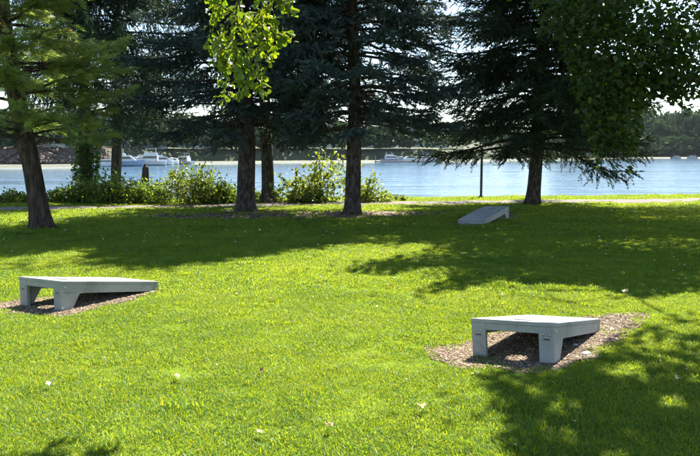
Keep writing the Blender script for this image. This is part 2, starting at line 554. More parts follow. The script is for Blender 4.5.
def patch(name, poly, mat, label, lift=0.006, rag=0.07, seed=0, dome=0.0):
    """ragged-edged sheet on the lawn; returns the ragged outline"""
    P = np.array(poly, float)
    c = P.mean(0)
    pts = []
    n = len(P)
    for i in range(n):
        a, b = P[i], P[(i + 1) % n]
        k = max(2, int(np.linalg.norm(b - a) / 0.06))
        for j in range(k):
            pts.append(a + (b - a) * j / k)
    pts = np.array(pts)
    pts += nrm(pts - c) * (rag * 2 * (vnoise(pts[:, 0], pts[:, 1], 6.0, seed) - 0.5) + rag * 2 * (vnoise(pts[:, 0], pts[:, 1], 2.0, seed + 1) - 0.5))[:, None]
    V, F = [], []
    rings = [1.0, 0.85, 0.65, 0.45, 0.25, 0.08]
    m_ = len(pts)
    for r in rings:
        q = c + (pts - c) * r
        V.append(np.column_stack([q, gz_all(q[:, 0], q[:, 1]) + lift + dome * (1 - r * r)]))
    V = np.concatenate(V)
    F = [[r * m_ + i, r * m_ + (i + 1) % m_, (r + 1) * m_ + (i + 1) % m_, (r + 1) * m_ + i] for r in range(len(rings) - 1) for i in range(m_)]
    tag(obj_np(name, V, np.array(F), mat, smooth=True), label, kind='structure')
    return pts


BED_R = patch('mulch_bed', [ground(*p) for p in ((428, 350), (446, 341), (474, 331), (500, 324), (545, 318), (600, 317), (640, 319), (634, 328), (614, 338), (600, 352), (586, 364), (568, 372), (540, 374), (500, 369), (460, 364), (436, 358))], M['soil'], 'bare brown mulch patch under the slanted board with open side facing front', seed=3)
BED_L = patch('mulch_bed', [ground(*p) for p in ((-30, 305), (0, 303), (18, 299), (60, 295), (110, 289), (152, 285), (163, 288), (150, 293), (110, 304), (64, 316), (30, 313), (0, 311), (-30, 311))], M['soil'], 'thin bare soil patch under the slanted board seen from its side', rag=0.05, seed=5)
BED_F = patch('mulch_bed', [ground(*p) for p in ((446, 223), (470, 219), (512, 213), (524, 216), (500, 222), (486, 226), (460, 226))], M['soil'], 'narrow soil patch under the distant board in tree shade', rag=0.05, seed=8)
LIT1 = patch('needle_litter', [ground(*p) for p in ((130, 216), (190, 213), (240, 209), (290, 212), (335, 213), (345, 217), (300, 221), (240, 219), (170, 220))], M['litter'], 'brown needle litter round the foot of the thick dark spruce trunk', rag=0.25, seed=11)
LIT2 = patch('needle_litter', [ground(*p) for p in ((318, 216), (345, 212.5), (380, 212), (425, 212.5), (440, 214), (400, 218), (350, 220), (325, 219))], M['litter'], 'brown needle litter round the foot of the straight middle spruce trunk', rag=0.2, seed=13)
BEDS = [BED_R, BED_L, BED_F]

# ------------------------------------------------------------------ far shore
WZ = -2.2
SHORE = [(-260, 169), (-60, 167.6), (40, 167.3), (105, 166.4), (190, 163.6), (300, 162.4), (430, 161.6), (560, 159.8), (630, 158.4), (820, 158.0), (1100, 158.6)]
SH = np.array([ground(u, v, WZ) for u, v in SHORE])
sl = np.linspace(0, 1, 160)
cum = np.concatenate([[0], np.cumsum(np.linalg.norm(np.diff(SH, axis=0), axis=1))])
SHL = np.column_stack([np.interp(sl * cum[-1], cum, SH[:, i]) for i in (0, 1)])
prof = [(-1, -1.5), (0, -0.3), (3, 1.6), (8, 2.6), (30, 3.2), (90, 6), (220, 16), (420, 22)]


def shore_pt(u, inland, z=None):
    """a place on the far shore seen at photo column u, that many metres behind the waterline"""
    us = np.array([s[0] for s in SHORE], float)
    vs = np.array([s[1] for s in SHORE], float)
    v = np.interp(u, us, vs)
    x, y = ground(u, v, WZ)
    k = 1 + inland / y
    zz = np.interp(inland, [p[0] for p in prof], [p[1] for p in prof])
    return x * k, y * k, (zz if z is None else z)


V, F = [], []
for i, p in enumerate(SHL):
    L = np.linalg.norm(p)
    for d, z in prof:
        q = p * (1 + d / L)
        V.append((q[0], q[1], z + (0 if d < 3 else 0.9 * (float(vnoise(q[0], q[1], 0.05, 4)) - 0.5))))
n_ = len(prof)
for i in range(len(SHL) - 1):
    for k in range(n_ - 1):
        a = i * n_ + k
        F.append((a, a + n_, a + n_ + 1, a + 1))
M['shore'] = mat_noise('far_ground', [(0.3, (0.03, 0.045, 0.018)), (0.6, (0.055, 0.065, 0.03)), (0.8, (0.08, 0.075, 0.05))], 0.12, 0.95, 0.3)
tag(obj_np('far_shore', np.array(V), np.array(F), M['shore'], smooth=True), 'low far shore across the harbour', kind='structure')

# riprap rocks of the left far bank
g = np.random.default_rng(31)
ICO = np.array([(0, 0, 1), (.89, 0, .45), (.28, .85, .45), (-.72, .53, .45), (-.72, -.53, .45), (.28, -.85, .45), (.72, .53, -.45), (-.28, .85, -.45), (-.89, 0, -.45), (-.28, -.85, -.45), (.72, -.53, -.45), (0, 0, -1)], float)
ICF = np.array([(0, 1, 2), (0, 2, 3), (0, 3, 4), (0, 4, 5), (0, 5, 1), (1, 6, 2), (2, 7, 3), (3, 8, 4), (4, 9, 5), (5, 10, 1), (6, 7, 2), (7, 8, 3), (8, 9, 4), (9, 10, 5), (10, 6, 1), (11, 7, 6), (11, 8, 7), (11, 9, 8), (11, 10, 9), (11, 6, 10)])
P = []
for i in range(3000):
    u = g.uniform(-120, 118)
    d = g.uniform(-0.8, 7)
    x, y, z = shore_pt(u, d)
    P.append((x, y, z + 0.15))
P = np.array(P)
X, Y, Z = axes(g.normal(size=P.shape))
s = g.uniform(0.15, 0.55, (len(P), 1))
V, F, T = scatter(ICO, ICF, P, X * s * 1.2, Y * s, Z * s * 0.75, g.random(len(P)))
V += g.normal(0, 0.05, V.shape)
tag(obj_np('shore_rocks', V, F, M['rock']), 'brown boulder riprap along the far bank beside the marina', kind='stuff')

# far woods
QV = np.array([(-.5, -.5, 0), (.5, -.5, 0.12), (.5, .5, 0), (-.5, .5, 0.12)], float)
QF = np.array([(0, 1, 2), (0, 2, 3)])


def wood(name, label, spots, mat, leaf, nleaf, seed):
    g = np.random.default_rng(seed)
    PP, TT = [], []
    for (x, y, z, w, h) in spots:
        tb = g.random() * 0.5
        nb = 9
        C = np.column_stack([g.normal(0, 0.30, nb) * w, g.normal(0, 0.30, nb) * w, g.uniform(0.25, 0.85, nb) * h])
        k = g.integers(0, nb, nleaf)
        D = nrm(g.normal(size=(nleaf, 3))) * (g.random((nleaf, 1)) ** 0.35) * np.array([w * 0.33, w * 0.33, h * 0.2])
        PP.append(np.array([x, y, z]) + C[k] + D)
        TT.append(np.clip(tb + 0.5 * g.random(nleaf), 0, 1))
    P, T = np.concatenate(PP), np.concatenate(TT)
    X, Y, Z = axes(g.normal(size=P.shape), g.uniform(0, 6.28, len(P)))
    s = leaf * g.uniform(0.6, 1.4, (len(P), 1))
    V, F, T = scatter(QV, QF, P, X * s, Y * s, Z * s, T)
    return tag(obj_np(name, V, F, mat, tone=T), label, kind='stuff')


g = np.random.default_rng(41)
sp = []
for i in range(230):
    u = g.uniform(560, 880)
    d = g.uniform(2, 120) if i > 60 else g.uniform(0, 5)
    x, y, z = shore_pt(u, d)
    sp.append((x, y, z - 2.0, g.uniform(9, 16), g.uniform(17, 34) if i > 60 else g.uniform(6, 13)))
wood('far_woods', 'dark bluish green wood on the far shore behind the maple', sp, M['far_leaf'], 1.5, 420, 42)
sp = []
for i in range(170):
    u = g.uniform(-150, 600)
    d = g.uniform(60, 170) if i % 2 else g.uniform(5, 14)
    x, y, z = shore_pt(u, d)
    sp.append((x, y, z - 0.3, g.uniform(7, 12), g.uniform(7, 12)))
wood('far_treeline', 'low distant trees behind the waterfront houses', sp, M['far_leaf'], 1.0, 300, 43)


# the air between here and the far shore
hm = bpy.data.materials.new('haze_air')
hm.use_nodes = True
hm.node_tree.nodes.remove(hm.node_tree.nodes['Principled BSDF'])
pv = hm.node_tree.nodes.new('ShaderNodeVolumePrincipled')
pv.inputs['Color'].default_value = (0.80, 0.88, 1.0, 1)
pv.inputs['Density'].default_value = 0.00004
pv.inputs['Anisotropy'].default_value = 0.1
hm.node_tree.links.new(pv.outputs[0], hm.node_tree.nodes['Material Output'].inputs['Volume'])
tag(MB().box(-1500, 1500, -60, 1200, -4.2, 58).build('haze', hm), 'thin pale haze over the harbour', kind='stuff')


# ------------------------------------------------------------------ far buildings
def house(name, label, u, inland, w, d, storeys, wall, roof, turn=0.0, nwin=4, base_u=None, flat=False):
    x, y, z = shore_pt(u, inland)
    e = empty(name, (x, y, z - 0.4), math.atan2(-x, y) + turn)
    tag(e, label, 'building', 'waterfront houses on the far shore')
    h = storeys * 3.0 + 0.6
    MB().box(-w / 2, w / 2, -d / 2, d / 2, -1.0, h).build('wall', wall, e)
    if flat:
        MB().box(-w / 2 - .3, w / 2 + .3, -d / 2 - .3, d / 2 + .3, h, h + 0.5).build('roof', roof, e)
    else:
        r = MB().prism([(-d / 2 - .5, h), (d / 2 + .5, h), (0, h + d * 0.36)], 'x', -w / 2 - .5, w / 2 + .5).build('roof', roof, e)
        MB().box(w * .2, w * .2 + .9, -.4, .5, h + d * .25, h + d * .36 + 1.0).build('chimney', M['rock'], r)
    wm = MB().box(-.6, .6, -.06, .05, 0, 1.4).mesh('window', M['glassd'])
    fm = MB().box(-.75, .75, -.10, -.065, -.16, -.02).mesh('sill', M['wall_white'])
    for st in range(storeys):
        for k in range(nwin):
            if st == 0 and k == nwin // 2: continue
            wo = link('window', wm, e, (-w / 2 + w * (k + .5) / nwin, -d / 2, st * 3 + 1.3))
            link('sill', fm, wo, (0, 0, 0))
    MB().box(-w / 2 + w * (nwin // 2 + .5) / nwin - .55, -w / 2 + w * (nwin // 2 + .5) / nwin + .55, -d / 2 - .06, -d / 2 + .05, 0.3, 2.5).build('door', M['canvas'], e)
    return e


house('far_house', 'white far house with dark windows above the brown boulder bank', 62, 12, 11, 9, 1, M['wall_white'], M['roof'], 0.1, 4)
house('far_house', 'pale far house showing between the leaning cedar trunk and ivy trunk', 30, 26, 13, 9, 2, M['wall_grey'], M['roof_red'], -0.15, 4)
house('far_apartment_block', 'blue grey far block above the white marina boats', 122, 30, 26, 12, 3, M['wall_blue'], M['roof'], 0.05, 8, flat=True)
house('far_apartment_block', 'long white far block behind the marina below the hanging dark spruce', 182, 38, 30, 12, 3, M['wall_white'], M['roof'], -0.1, 9, flat=True)
house('far_house', 'white far house seen through the middle spruce crown', 318, 40, 14, 10, 2, M['wall_white'], M['roof'], -0.2, 4)
house('far_apartment_block', 'white far block glimpsed right of the middle spruce', 420, 46, 24, 14, 3, M['wall_white'], M['roof'], 0.15, 6, flat=True)
house('far_house', 'grey far house beside the white block right of the middle spruce', 380, 34, 13, 10, 2, M['wall_grey'], M['roof'], -0.1, 4)


# ------------------------------------------------------------------ boats
def boat(name, label, u, off, L, yaw, hull, flybridge=True, canvas=False, group='boats moored at the marina'):
    us = [s[0] for s in SHORE]
    v = np.interp(u, us, [s[1] for s in SHORE])
    x, y = ground(u, v, WZ)
    k = 1 - off / y
    e = empty(name, (x * k, y * k, WZ), yaw)
    tag(e, label, 'boat', group)
    L *= 0.8
    B, H = L * 0.29, L * 0.13
    st = [(-.5, .46, .95), (-.3, .5, .95), (0, .5, 1.0), (.25, .40, 1.12), (.42, .18, 1.25), (.5, .01, 1.33)]
    V, F = [], []
    for sx, w, hh in st:
        V += [(sx * L, -w * B, H * hh), (sx * L * .97, -w * B * .82, H * .25), (sx * L * .93, 0, -H * .25), (sx * L * .97, w * B * .82, H * .25), (sx * L, w * B, H * hh)]
    for i in range(len(st) - 1):
        for j in range(4):
            a = i * 5 + j
            F.append((a, a + 5, a + 6, a + 1))
        F.append((i * 5, i * 5 + 4, i * 5 + 9, i * 5 + 5))
    F.append((0, 1, 2, 3, 4))
    MB().add(V, F).build('hull', hull, e)
    ch = H * 1.0
    cab = MB().prism([(-.30 * L, H * .97), (.30 * L, H * 1.1), (.16 * L, H * 1.1 + ch), (-.30 * L, H + ch)], 'y', -B * .36, B * .36).build('cabin', M['gel'], e)
    for sgn in (-1, 1):
        y0 = sgn * B * .36
        MB().prism([(-.27 * L, H + ch * .4), (.20 * L, H + ch * .4), (.13 * L, H + ch * .85), (-.27 * L, H + ch * .85)], 'y', min(y0, y0 + sgn * .04), max(y0, y0 + sgn * .04)).build('window', M['glassd'], cab)
    if flybridge:
        f = MB().prism([(-.28 * L, H + ch), (.06 * L, H + ch), (.02 * L, H + ch * 1.5), (-.28 * L, H + ch * 1.5)], 'y', -B * .3, B * .3).build('flybridge', M['gel'], e)
        MB().box(-.26 * L, 0, -B * .28, B * .28, H + ch * 2.2, H + ch * 2.28).build('canopy', M['canvas'] if canvas else M['gel'], f)
        fr = MB()
        for sx in (-.25, -.01):
            for sy in (-.27, .27):
                fr.box(sx * L - .04, sx * L + .04, sy * B - .04, sy * B + .04, H + ch * 1.5, H + ch * 2.2)
        fr.build('canopy_frame', M['bolt'], f)
    r = MB()
    for sy in (-1, 1):
        V_, F_ = tubes([(np.array([(.10 * L, sy * B * .40, H * 1.6), (.3 * L, sy * B * .30, H * 1.7), (.46 * L, sy * B * .06, H * 1.8)]), [.035] * 3)], 4)
        r.add(V_, F_)
    r.build('bow_rail', M['bolt'], e)
    return e


boat('motor_cruiser', 'pale blue hulled motor cruiser moored beside the slim trunk', 124, 9, 13, 0.25, M['gel_blue'])
boat('motor_cruiser', 'large white motor cruiser with flybridge right of the slim trunk', 146, 9, 13.5, math.pi + 0.2, M['gel'])
boat('motor_cruiser', 'white cruiser with dark canopy in the middle of the marina row', 161, 6, 11, 0.9, M['gel'], True, True)
boat('motor_cruiser', 'small white cruiser next to the drooping dark spruce foliage', 172, 7, 9, 1.2, M['gel'], False)
boat('motor_cruiser', 'rightmost white cruiser of the marina row', 183, 6, 10, math.pi - .5, M['gel'], True, False)
boat('motor_cruiser', 'white cabin boat at the left end of the marina row', 106, 5, 8.5, 0.6, M['gel'], False)
boat('motor_cruiser', 'pale blue boat with canopy moored right of the middle spruce trunk', 392, 8, 11, 0.1, M['gel_blue'], True, True)
boat('motor_cruiser', 'white boat moored by the dock right of the middle spruce', 410, 7, 10, math.pi + .1, M['gel'], False)
boat('motor_cruiser', 'white boat at the far end of the dock beyond the middle spruce', 428, 8, 10, 0.3, M['gel'], True, True)
boat('small_boat', 'left one of two small white boats below the far wood', 676, 6, 8, 0.1, M['gel'], False, group='boats below the far wood')
boat('small_boat', 'right one of two small white boats below the far wood', 692, 6, 8.5, 3.3, M['gel'], False, group='boats below the far wood')


def dock(label, u0, u1, off):
    a, b = np.array(shore_pt(u0, -off)[:2]), np.array(shore_pt(u1, -off)[:2])
    n = nrm(np.array([-(b - a)[1], (b - a)[0]]))
    e = empty('floating_dock', (*((a + b) / 2), WZ), math.atan2(*(b - a)[::-1]))
    L = np.linalg.norm(b - a)
    MB().box(-L / 2, L / 2, -1.0, 1.0, 0.1, 0.55).build('deck', M['timber'], e)
    me = MB()
    pv, pf = tubes([(np.array([(0, 0, -1.0), (0, 0, 2.4)]), [.16, .15])], 8)
    pm = mesh_np('pile', pv, pf, M['timber'])
    for k in range(int(L / 9) + 1):
        link('pile', pm, e, (-L / 2 + .5 + k * 9, 1.2, 0))
    return tag(e, label, 'dock')


dock('timber dock with piles along the far bank right of the middle spruce trunk', 376, 440, 15)


# ------------------------------------------------------------------ trees
def needle_twig(n, seed, nl=0.19, nw=0.045, flat=0.6):
    """a unit-long twig along +Y set with needles"""
    g = np.random.default_rng(seed)
    V, F = [], []
    for i in range(n):
        s = 0.02 + 0.93 * (i + g.random()) / n
        a = g.uniform(0, 2 * np.pi)
        side = np.array([np.cos(a), 0, np.sin(a) * flat])
        d = nrm(side * 0.8 + np.array([0, 0.75, 0]) + g.normal(0, .08, 3))
        b = np.array([0, s, 0])
        w = nrm(np.cross(d, g.normal(size=3))) * nw / 2
        k = len(V)
        V += [b - w, b + w, b + d * nl * g.uniform(.8, 1.15)]
        F.append((k, k + 1, k + 2))
    return np.array(V), np.array(F)


def cedar_spray(seed):
    """flat fan of scale-leaf branchlets along +Y"""
    g = np.random.default_rng(seed)
    V, F = [], []

    def leafy(b, d, l, w):
        sd = nrm(np.cross(d, [0, 0, 1])) * w
        k = len(V)
        V.extend([b - sd * .5, b + sd * .5, b + d * l])
        F.append((k, k + 1, k + 2))
    for i in range(6):
        s = 0.05 + 0.8 * i / 6
        for sd in (-1, 1):
            d = nrm(np.array([sd * .75, .7, g.normal(0, .15)]))
            l = 0.42 * (1 - .55 * s) * g.uniform(.8, 1.2)
            b = np.array([0, s, -0.15 * s * s])
            leafy(b, d, l, .06)
            d2 = nrm(d + np.array([0, .7, 0]))
            leafy(b + d * l * .45, d2, l * .5, .05)
    leafy(np.array([0, .8, -.1]), np.array([0, 1.0, -.1]), .3, .06)
    return np.array(V), np.array(F)


TW = [needle_twig(15, 1, .25, .095), needle_twig(15, 2, .25, .095)]
TWC = [needle_twig(8, 3, .30, .17), needle_twig(8, 4, .30, .17)]
CED = [cedar_spray(5), cedar_spray(6)]


def trunk_mesh(pts, rad, sides, seed, flare=0.65, rough=0.16):
    """tapered trunk with root flare and furrowed outline"""
    g = np.random.default_rng(seed)
    pts, rad = np.array(pts, float), np.array(rad, float)
    zz = np.linspace(0, 1, 40) ** 1.7
    t0 = np.linspace(0, 1, len(pts))
    P = np.column_stack([np.interp(zz, t0, pts[:, i]) for i in range(3)])
    r = np.interp(zz, t0, rad)
    h = P[:, 2] - P[0, 2]
    a = np.linspace(0, 2 * np.pi, sides, endpoint=False)
    ph = g.uniform(0, 6.28, 3)
    V = []
    for i in range(len(zz)):
        fl = 1 + flare * math.exp(-h[i] / 0.16) * (0.75 + 0.45 * np.cos(5 * a + ph[0]))
        fu = 1 + rough * (vnoise(a * 3.2 + 7, np.full_like(a, h[i] * 0.7), 1.6, seed % 50) - .5) * 2 + 0.04 * np.cos(2 * a + ph[1] + h[i])
        V.append(np.column_stack([P[i, 0] + r[i] * fl * fu * np.cos(a), P[i, 1] + r[i] * fl * fu * np.sin(a), np.full(sides, P[i, 2])]))
    V = np.concatenate(V)
    i = np.arange(len(zz) - 1)[:, None] * sides
    k = np.arange(sides)
    F = np.stack([i + k, i + (k + 1) % sides, i + (k + 1) % sides + sides, i + k + sides], -1).reshape(-1, 4)
    return V, F


def conifer(name, label, base, H, r0, z1, Rf, style, seed, mat, bark, lean=(0, 0), step=0.24, droop=0.35, rise=0.1, cull=True, zc=7.0, nb=5, dens=1.0, twig=0.26, hang=0.3, bare=1.6, limit=None):
    g = np.random.default_rng(seed)
    bx, by = base
    bz = float(gz_all(bx, by)) - 0.06
    e = empty(name, (bx, by, bz))
    tag(e, label, 'tree', None)
    hs = np.linspace(0, H, 9)
    pts = np.column_stack([lean[0] * (hs / H) + 0.03 * np.sin(hs * 1.3 + seed), lean[1] * hs / H, hs])
    rad = r0 * (1 - hs / H) ** 0.85 + 0.012
    V, F = trunk_mesh(pts, rad, 32, seed)
    obj_np('trunk', V, F, bark, e, smooth=True)

    def tp(z): return np.array([np.interp(z, hs, pts[:, 0]), np.interp(z, hs, pts[:, 1]), z])
    boughs, TP, TD, TS = [], [], [], []
    z = z1
    while z < H * 0.985:
        far_up = z > zc
        n = max(3, int(nb * g.uniform(.8, 1.25)))
        a0 = g.uniform(0, 6.28)
        for b in range(n):
            az = a0 + 2 * np.pi * b / n + g.normal(0, .25)
            dh = np.array([math.cos(az), math.sin(az), 0])
            L = Rf(z) * g.uniform(.72, 1.12)
            if z < z1 + .7 and bare > .3: L *= .78
            if L < 0.12: continue
            o = tp(z + g.uniform(-.1, .1))
            tt = np.linspace(0, 1, 7)
            dr, ri = droop * g.uniform(.7, 1.35), rise * g.uniform(.5, 1.5)
            C = o + dh * (L * tt)[:, None]
            C[:, 2] += L * (ri * tt - dr * tt ** 1.7 + 0.45 * dr * tt ** 4)
            C[1:-1, :2] += g.normal(0, .03 * L, (5, 2))
            boughs.append((C, (0.008 + 0.012 * L) * (1 - .85 * tt) + .003))
            sp = (0.062 if not far_up else 0.13) / dens
            t = 0.22 + 0.1 * g.random() if z > z1 + bare else 0.42 + 0.15 * g.random()
            while t < 1.0:
                p = np.array([np.interp(t, tt, C[:, i]) for i in range(3)])
                fw = nrm(np.array([np.interp(min(t + .05, 1), tt, C[:, i]) for i in range(3)]) - np.array([np.interp(t - .05, tt, C[:, i]) for i in range(3)]))
                sdv = nrm(np.cross(fw, [0, 0, 1]))
                bl = min(0.85, L * 0.42) * (1.08 - t) * g.uniform(.6, 1.2) + 0.10
                for sg in (-1, 1):
                    if style == 'weep':
                        d = nrm(fw * .35 + sdv * sg * .35 + np.array([0, 0, -1.0]) * g.uniform(.5, 1.3))
                        l2 = bl * 1.25
                    else:
                        d = nrm(fw * .75 + sdv * sg * g.uniform(.6, 1.0) + np.array([0, 0, -hang * g.uniform(.2, 1.4)]))
                        l2 = bl
                    st = twig * (0.45 if not far_up else 0.8)
                    s = 0.0
                    while s < l2:
                        TP.append(p + d * s + np.array([0, 0, -.25 * hang * s * s]))
                        TD.append(nrm(d + g.normal(0, .28, 3)))
                        TS.append(twig * g.uniform(.75, 1.25) * (1.0 if not far_up else 1.75))
                        s += st
                TP.append(p); TD.append(nrm(fw + g.normal(0, .3, 3))); TS.append(twig * g.uniform(.8, 1.2))
                t += sp / L
            TP.append(C[-1]); TD.append(nrm(C[-1] - C[-2])); TS.append(twig)
        if z < z1 + bare:                                      # dead bare twigs low inside the crown
            for b in range(9):
                az = g.uniform(0, 6.28)
                o = tp(z + g.uniform(-.2, .1))
                L = Rf(z) * g.uniform(.25, .6)
                C = o + np.array([math.cos(az), math.sin(az), -.25]) * np.linspace(0, L, 4)[:, None] + np.cumsum(g.normal(0, .03, (4, 3)), 0)
                boughs.append((C, np.linspace(.011, .003, 4)))
        z += step * g.uniform(.75, 1.3) * (1.0 if not far_up else 1.5)
    V, F = tubes(boughs, 5)
    obj_np('branches', V, F, bark, e)
    TP, TD, TS = np.array(TP), np.array(TD), np.array(TS)
    if cull:
        Wp = TP + np.array([bx, by, bz])
        k = shades_lawn(Wp) & (g.random(len(TP)) < 0.95)
        k |= shades_back(Wp) & (g.random(len(TP)) < 0.62)
        TP, TD, TS = TP[~k], TD[~k], TS[~k]
    tone = np.clip(g.random(len(TP)) * .7 + .3 * vnoise(TP[:, 0] * 2, TP[:, 2] * 2 + TP[:, 1], 1.0, 5), 0, 1)
    if style == 'cedar': tone = np.where(g.random(len(TP)) < 0.012, 1.0, tone * 0.93)
    up = TP[:, 2] > zc
    VV, FF, NN, off = [], [], [], 0
    for sel, temps in ((~up, CED if style == 'cedar' else TW), (up, CED if style == 'cedar' else TWC)):
        idx = np.where(sel)[0]
        for q, (tv, tf) in enumerate(temps):
            ii = idx[q::2]
            if not len(ii): continue
            X, Y, Z = axes(TD[ii], g.normal(0, .5, len(ii)))
            s = TS[ii][:, None]
            v, f, tn = scatter(tv, tf, TP[ii], X * s, Y * s, Z * s, tone[ii])
            VV.append(v); FF.append(f + off); NN.append(tn); off += len(v)
    tag(obj_np('crown', np.concatenate(VV), np.concatenate(FF), mat, e, tone=np.concatenate(NN)), kind='stuff')
    print(name, 'twigs', len(TP), 'tris', sum(map(len, FF)))
    return e


def coneR(R, H, p=0.8, z0=0.0):
    return lambda z: R * max(0.0, (1 - (z - z0) / (H - z0))) ** p


conifer('cedar_tree', 'leaning cedar with feathery yellow green sprays at the left edge', ground(42, 229), 9.5, 0.178, 1.75, coneR(2.45, 10.5, 0.5, 1.0), 'cedar', 51, M['cedar'], M['bark_red'], lean=(-1.35, 0.3), step=0.24, droop=0.22, rise=0.35, dens=0.74, twig=0.235, hang=0.25, zc=6.0, nb=5, bare=.8)
conifer('spruce_tree', 'straight blue green spruce standing in the middle of the lawn edge', ground(354, 215), 10.5, 0.165, 2.15, coneR(3.0, 11.5, 0.42, 1.5), 'spruce', 61, M['spruce'], M['bark'], step=0.28, droop=0.42, rise=0.16, zc=5.8, hang=.3, dens=.74, nb=7)
conifer('spruce_tree', 'thick trunked dark spruce with needle litter at its foot', ground(247, 211), 11.0, 0.21, 2.2, coneR(3.1, 12, 0.45, 1.5), 'spruce', 62, M['spruce'], M['bark'], step=0.28, droop=0.40, rise=0.14, zc=6.4, hang=.5, dens=.8, nb=6)
conifer('spruce_tree', 'dark conifer behind the distant board with low drooping tips', ground(533, 205), 11.0, 0.17, 1.65, coneR(3.15, 13, 0.35, 1.5), 'spruce', 63, M['dark_spruce'], M['bark'], lean=(0.3, 0), step=0.25, droop=0.44, rise=0.2, zc=6.8, hang=.7, dens=.58, nb=8, bare=.3)
conifer('spruce_tree', 'dark weeping conifer whose thin trunk stands just behind the thick one', ground(267, 203), 10.0, 0.17, 2.4, coneR(2.6, 11.5, 0.5, 2.0), 'weep', 64, M['dark_spruce'], M['bark'], step=0.40, droop=0.35, rise=0.25, zc=7.0, dens=.6, bare=.4)
conifer('spruce_tree', 'dark weeping conifer with an ivy wrapped trunk behind the bushes', ground(88, 198), 10.5, 0.19, 3.2, coneR(3.0, 12, 0.5, 2.5), 'weep', 65, M['dark_spruce'], M['bark'], step=0.44, droop=0.35, rise=0.2, zc=7.6, dens=.72, bare=.4)
conifer('spruce_tree', 'dark weeping conifer on a slim bare trunk behind the bushes', ground(116, 198), 11.5, 0.155, 3.4, coneR(3.2, 13, 0.5, 2.5), 'weep', 66, M['dark_spruce'], M['bark'], lean=(.5, 0), step=0.44, droop=0.42, rise=0.2, zc=7.6, dens=.72, bare=.4)


# leaf templates
def fan(out, fold=0.0):
    V = [(0, 0, 0)] + [(x, y, fold * abs(x)) for x, y in out]
    return np.array(V, float), np.array([(0, i, i + 1) for i in range(1, len(out))])


MAPLE_S = fan([(.32, .0), (.48, .30), (.30, .58), (0, 1.0), (-.30, .58), (-.48, .30), (-.32, .0)], 0.25)
MAPLE = fan([(.18, -.02), (.50, .10), (.36, .36), (.46, .62), (.16, .62), (0, 1.0), (-.16, .62), (-.46, .62), (-.36, .36), (-.50, .10), (-.18, -.02)], 0.25)
OAK = fan([(.06, .02), (.17, .30), (.30, .55), (.33, .75), (.22, .93), (0, 1.0), (-.22, .93), (-.33, .75), (-.30, .55), (-.17, .30), (-.06, .02)], 0.35)
OVAL = fan([(.10, .05), (.26, .35), (.22, .65), (0, 1.0), (-.22, .65), (-.26, .35), (-.10, .05)], 0.3)


def limb_path(a, b, g, sag=0.0, n=7):
    t = np.linspace(0, 1, n)[:, None]
    C = a + (b - a) * t
    C[1:-1] += g.normal(0, .045 * np.linalg.norm(b - a), (n - 2, 3)) * 0.7
    C[:, 2] += (np.sin(np.pi * t[:, 0]) * .10 - sag * t[:, 0] ** 2 * 0.2) * np.linalg.norm(b - a)
    return C


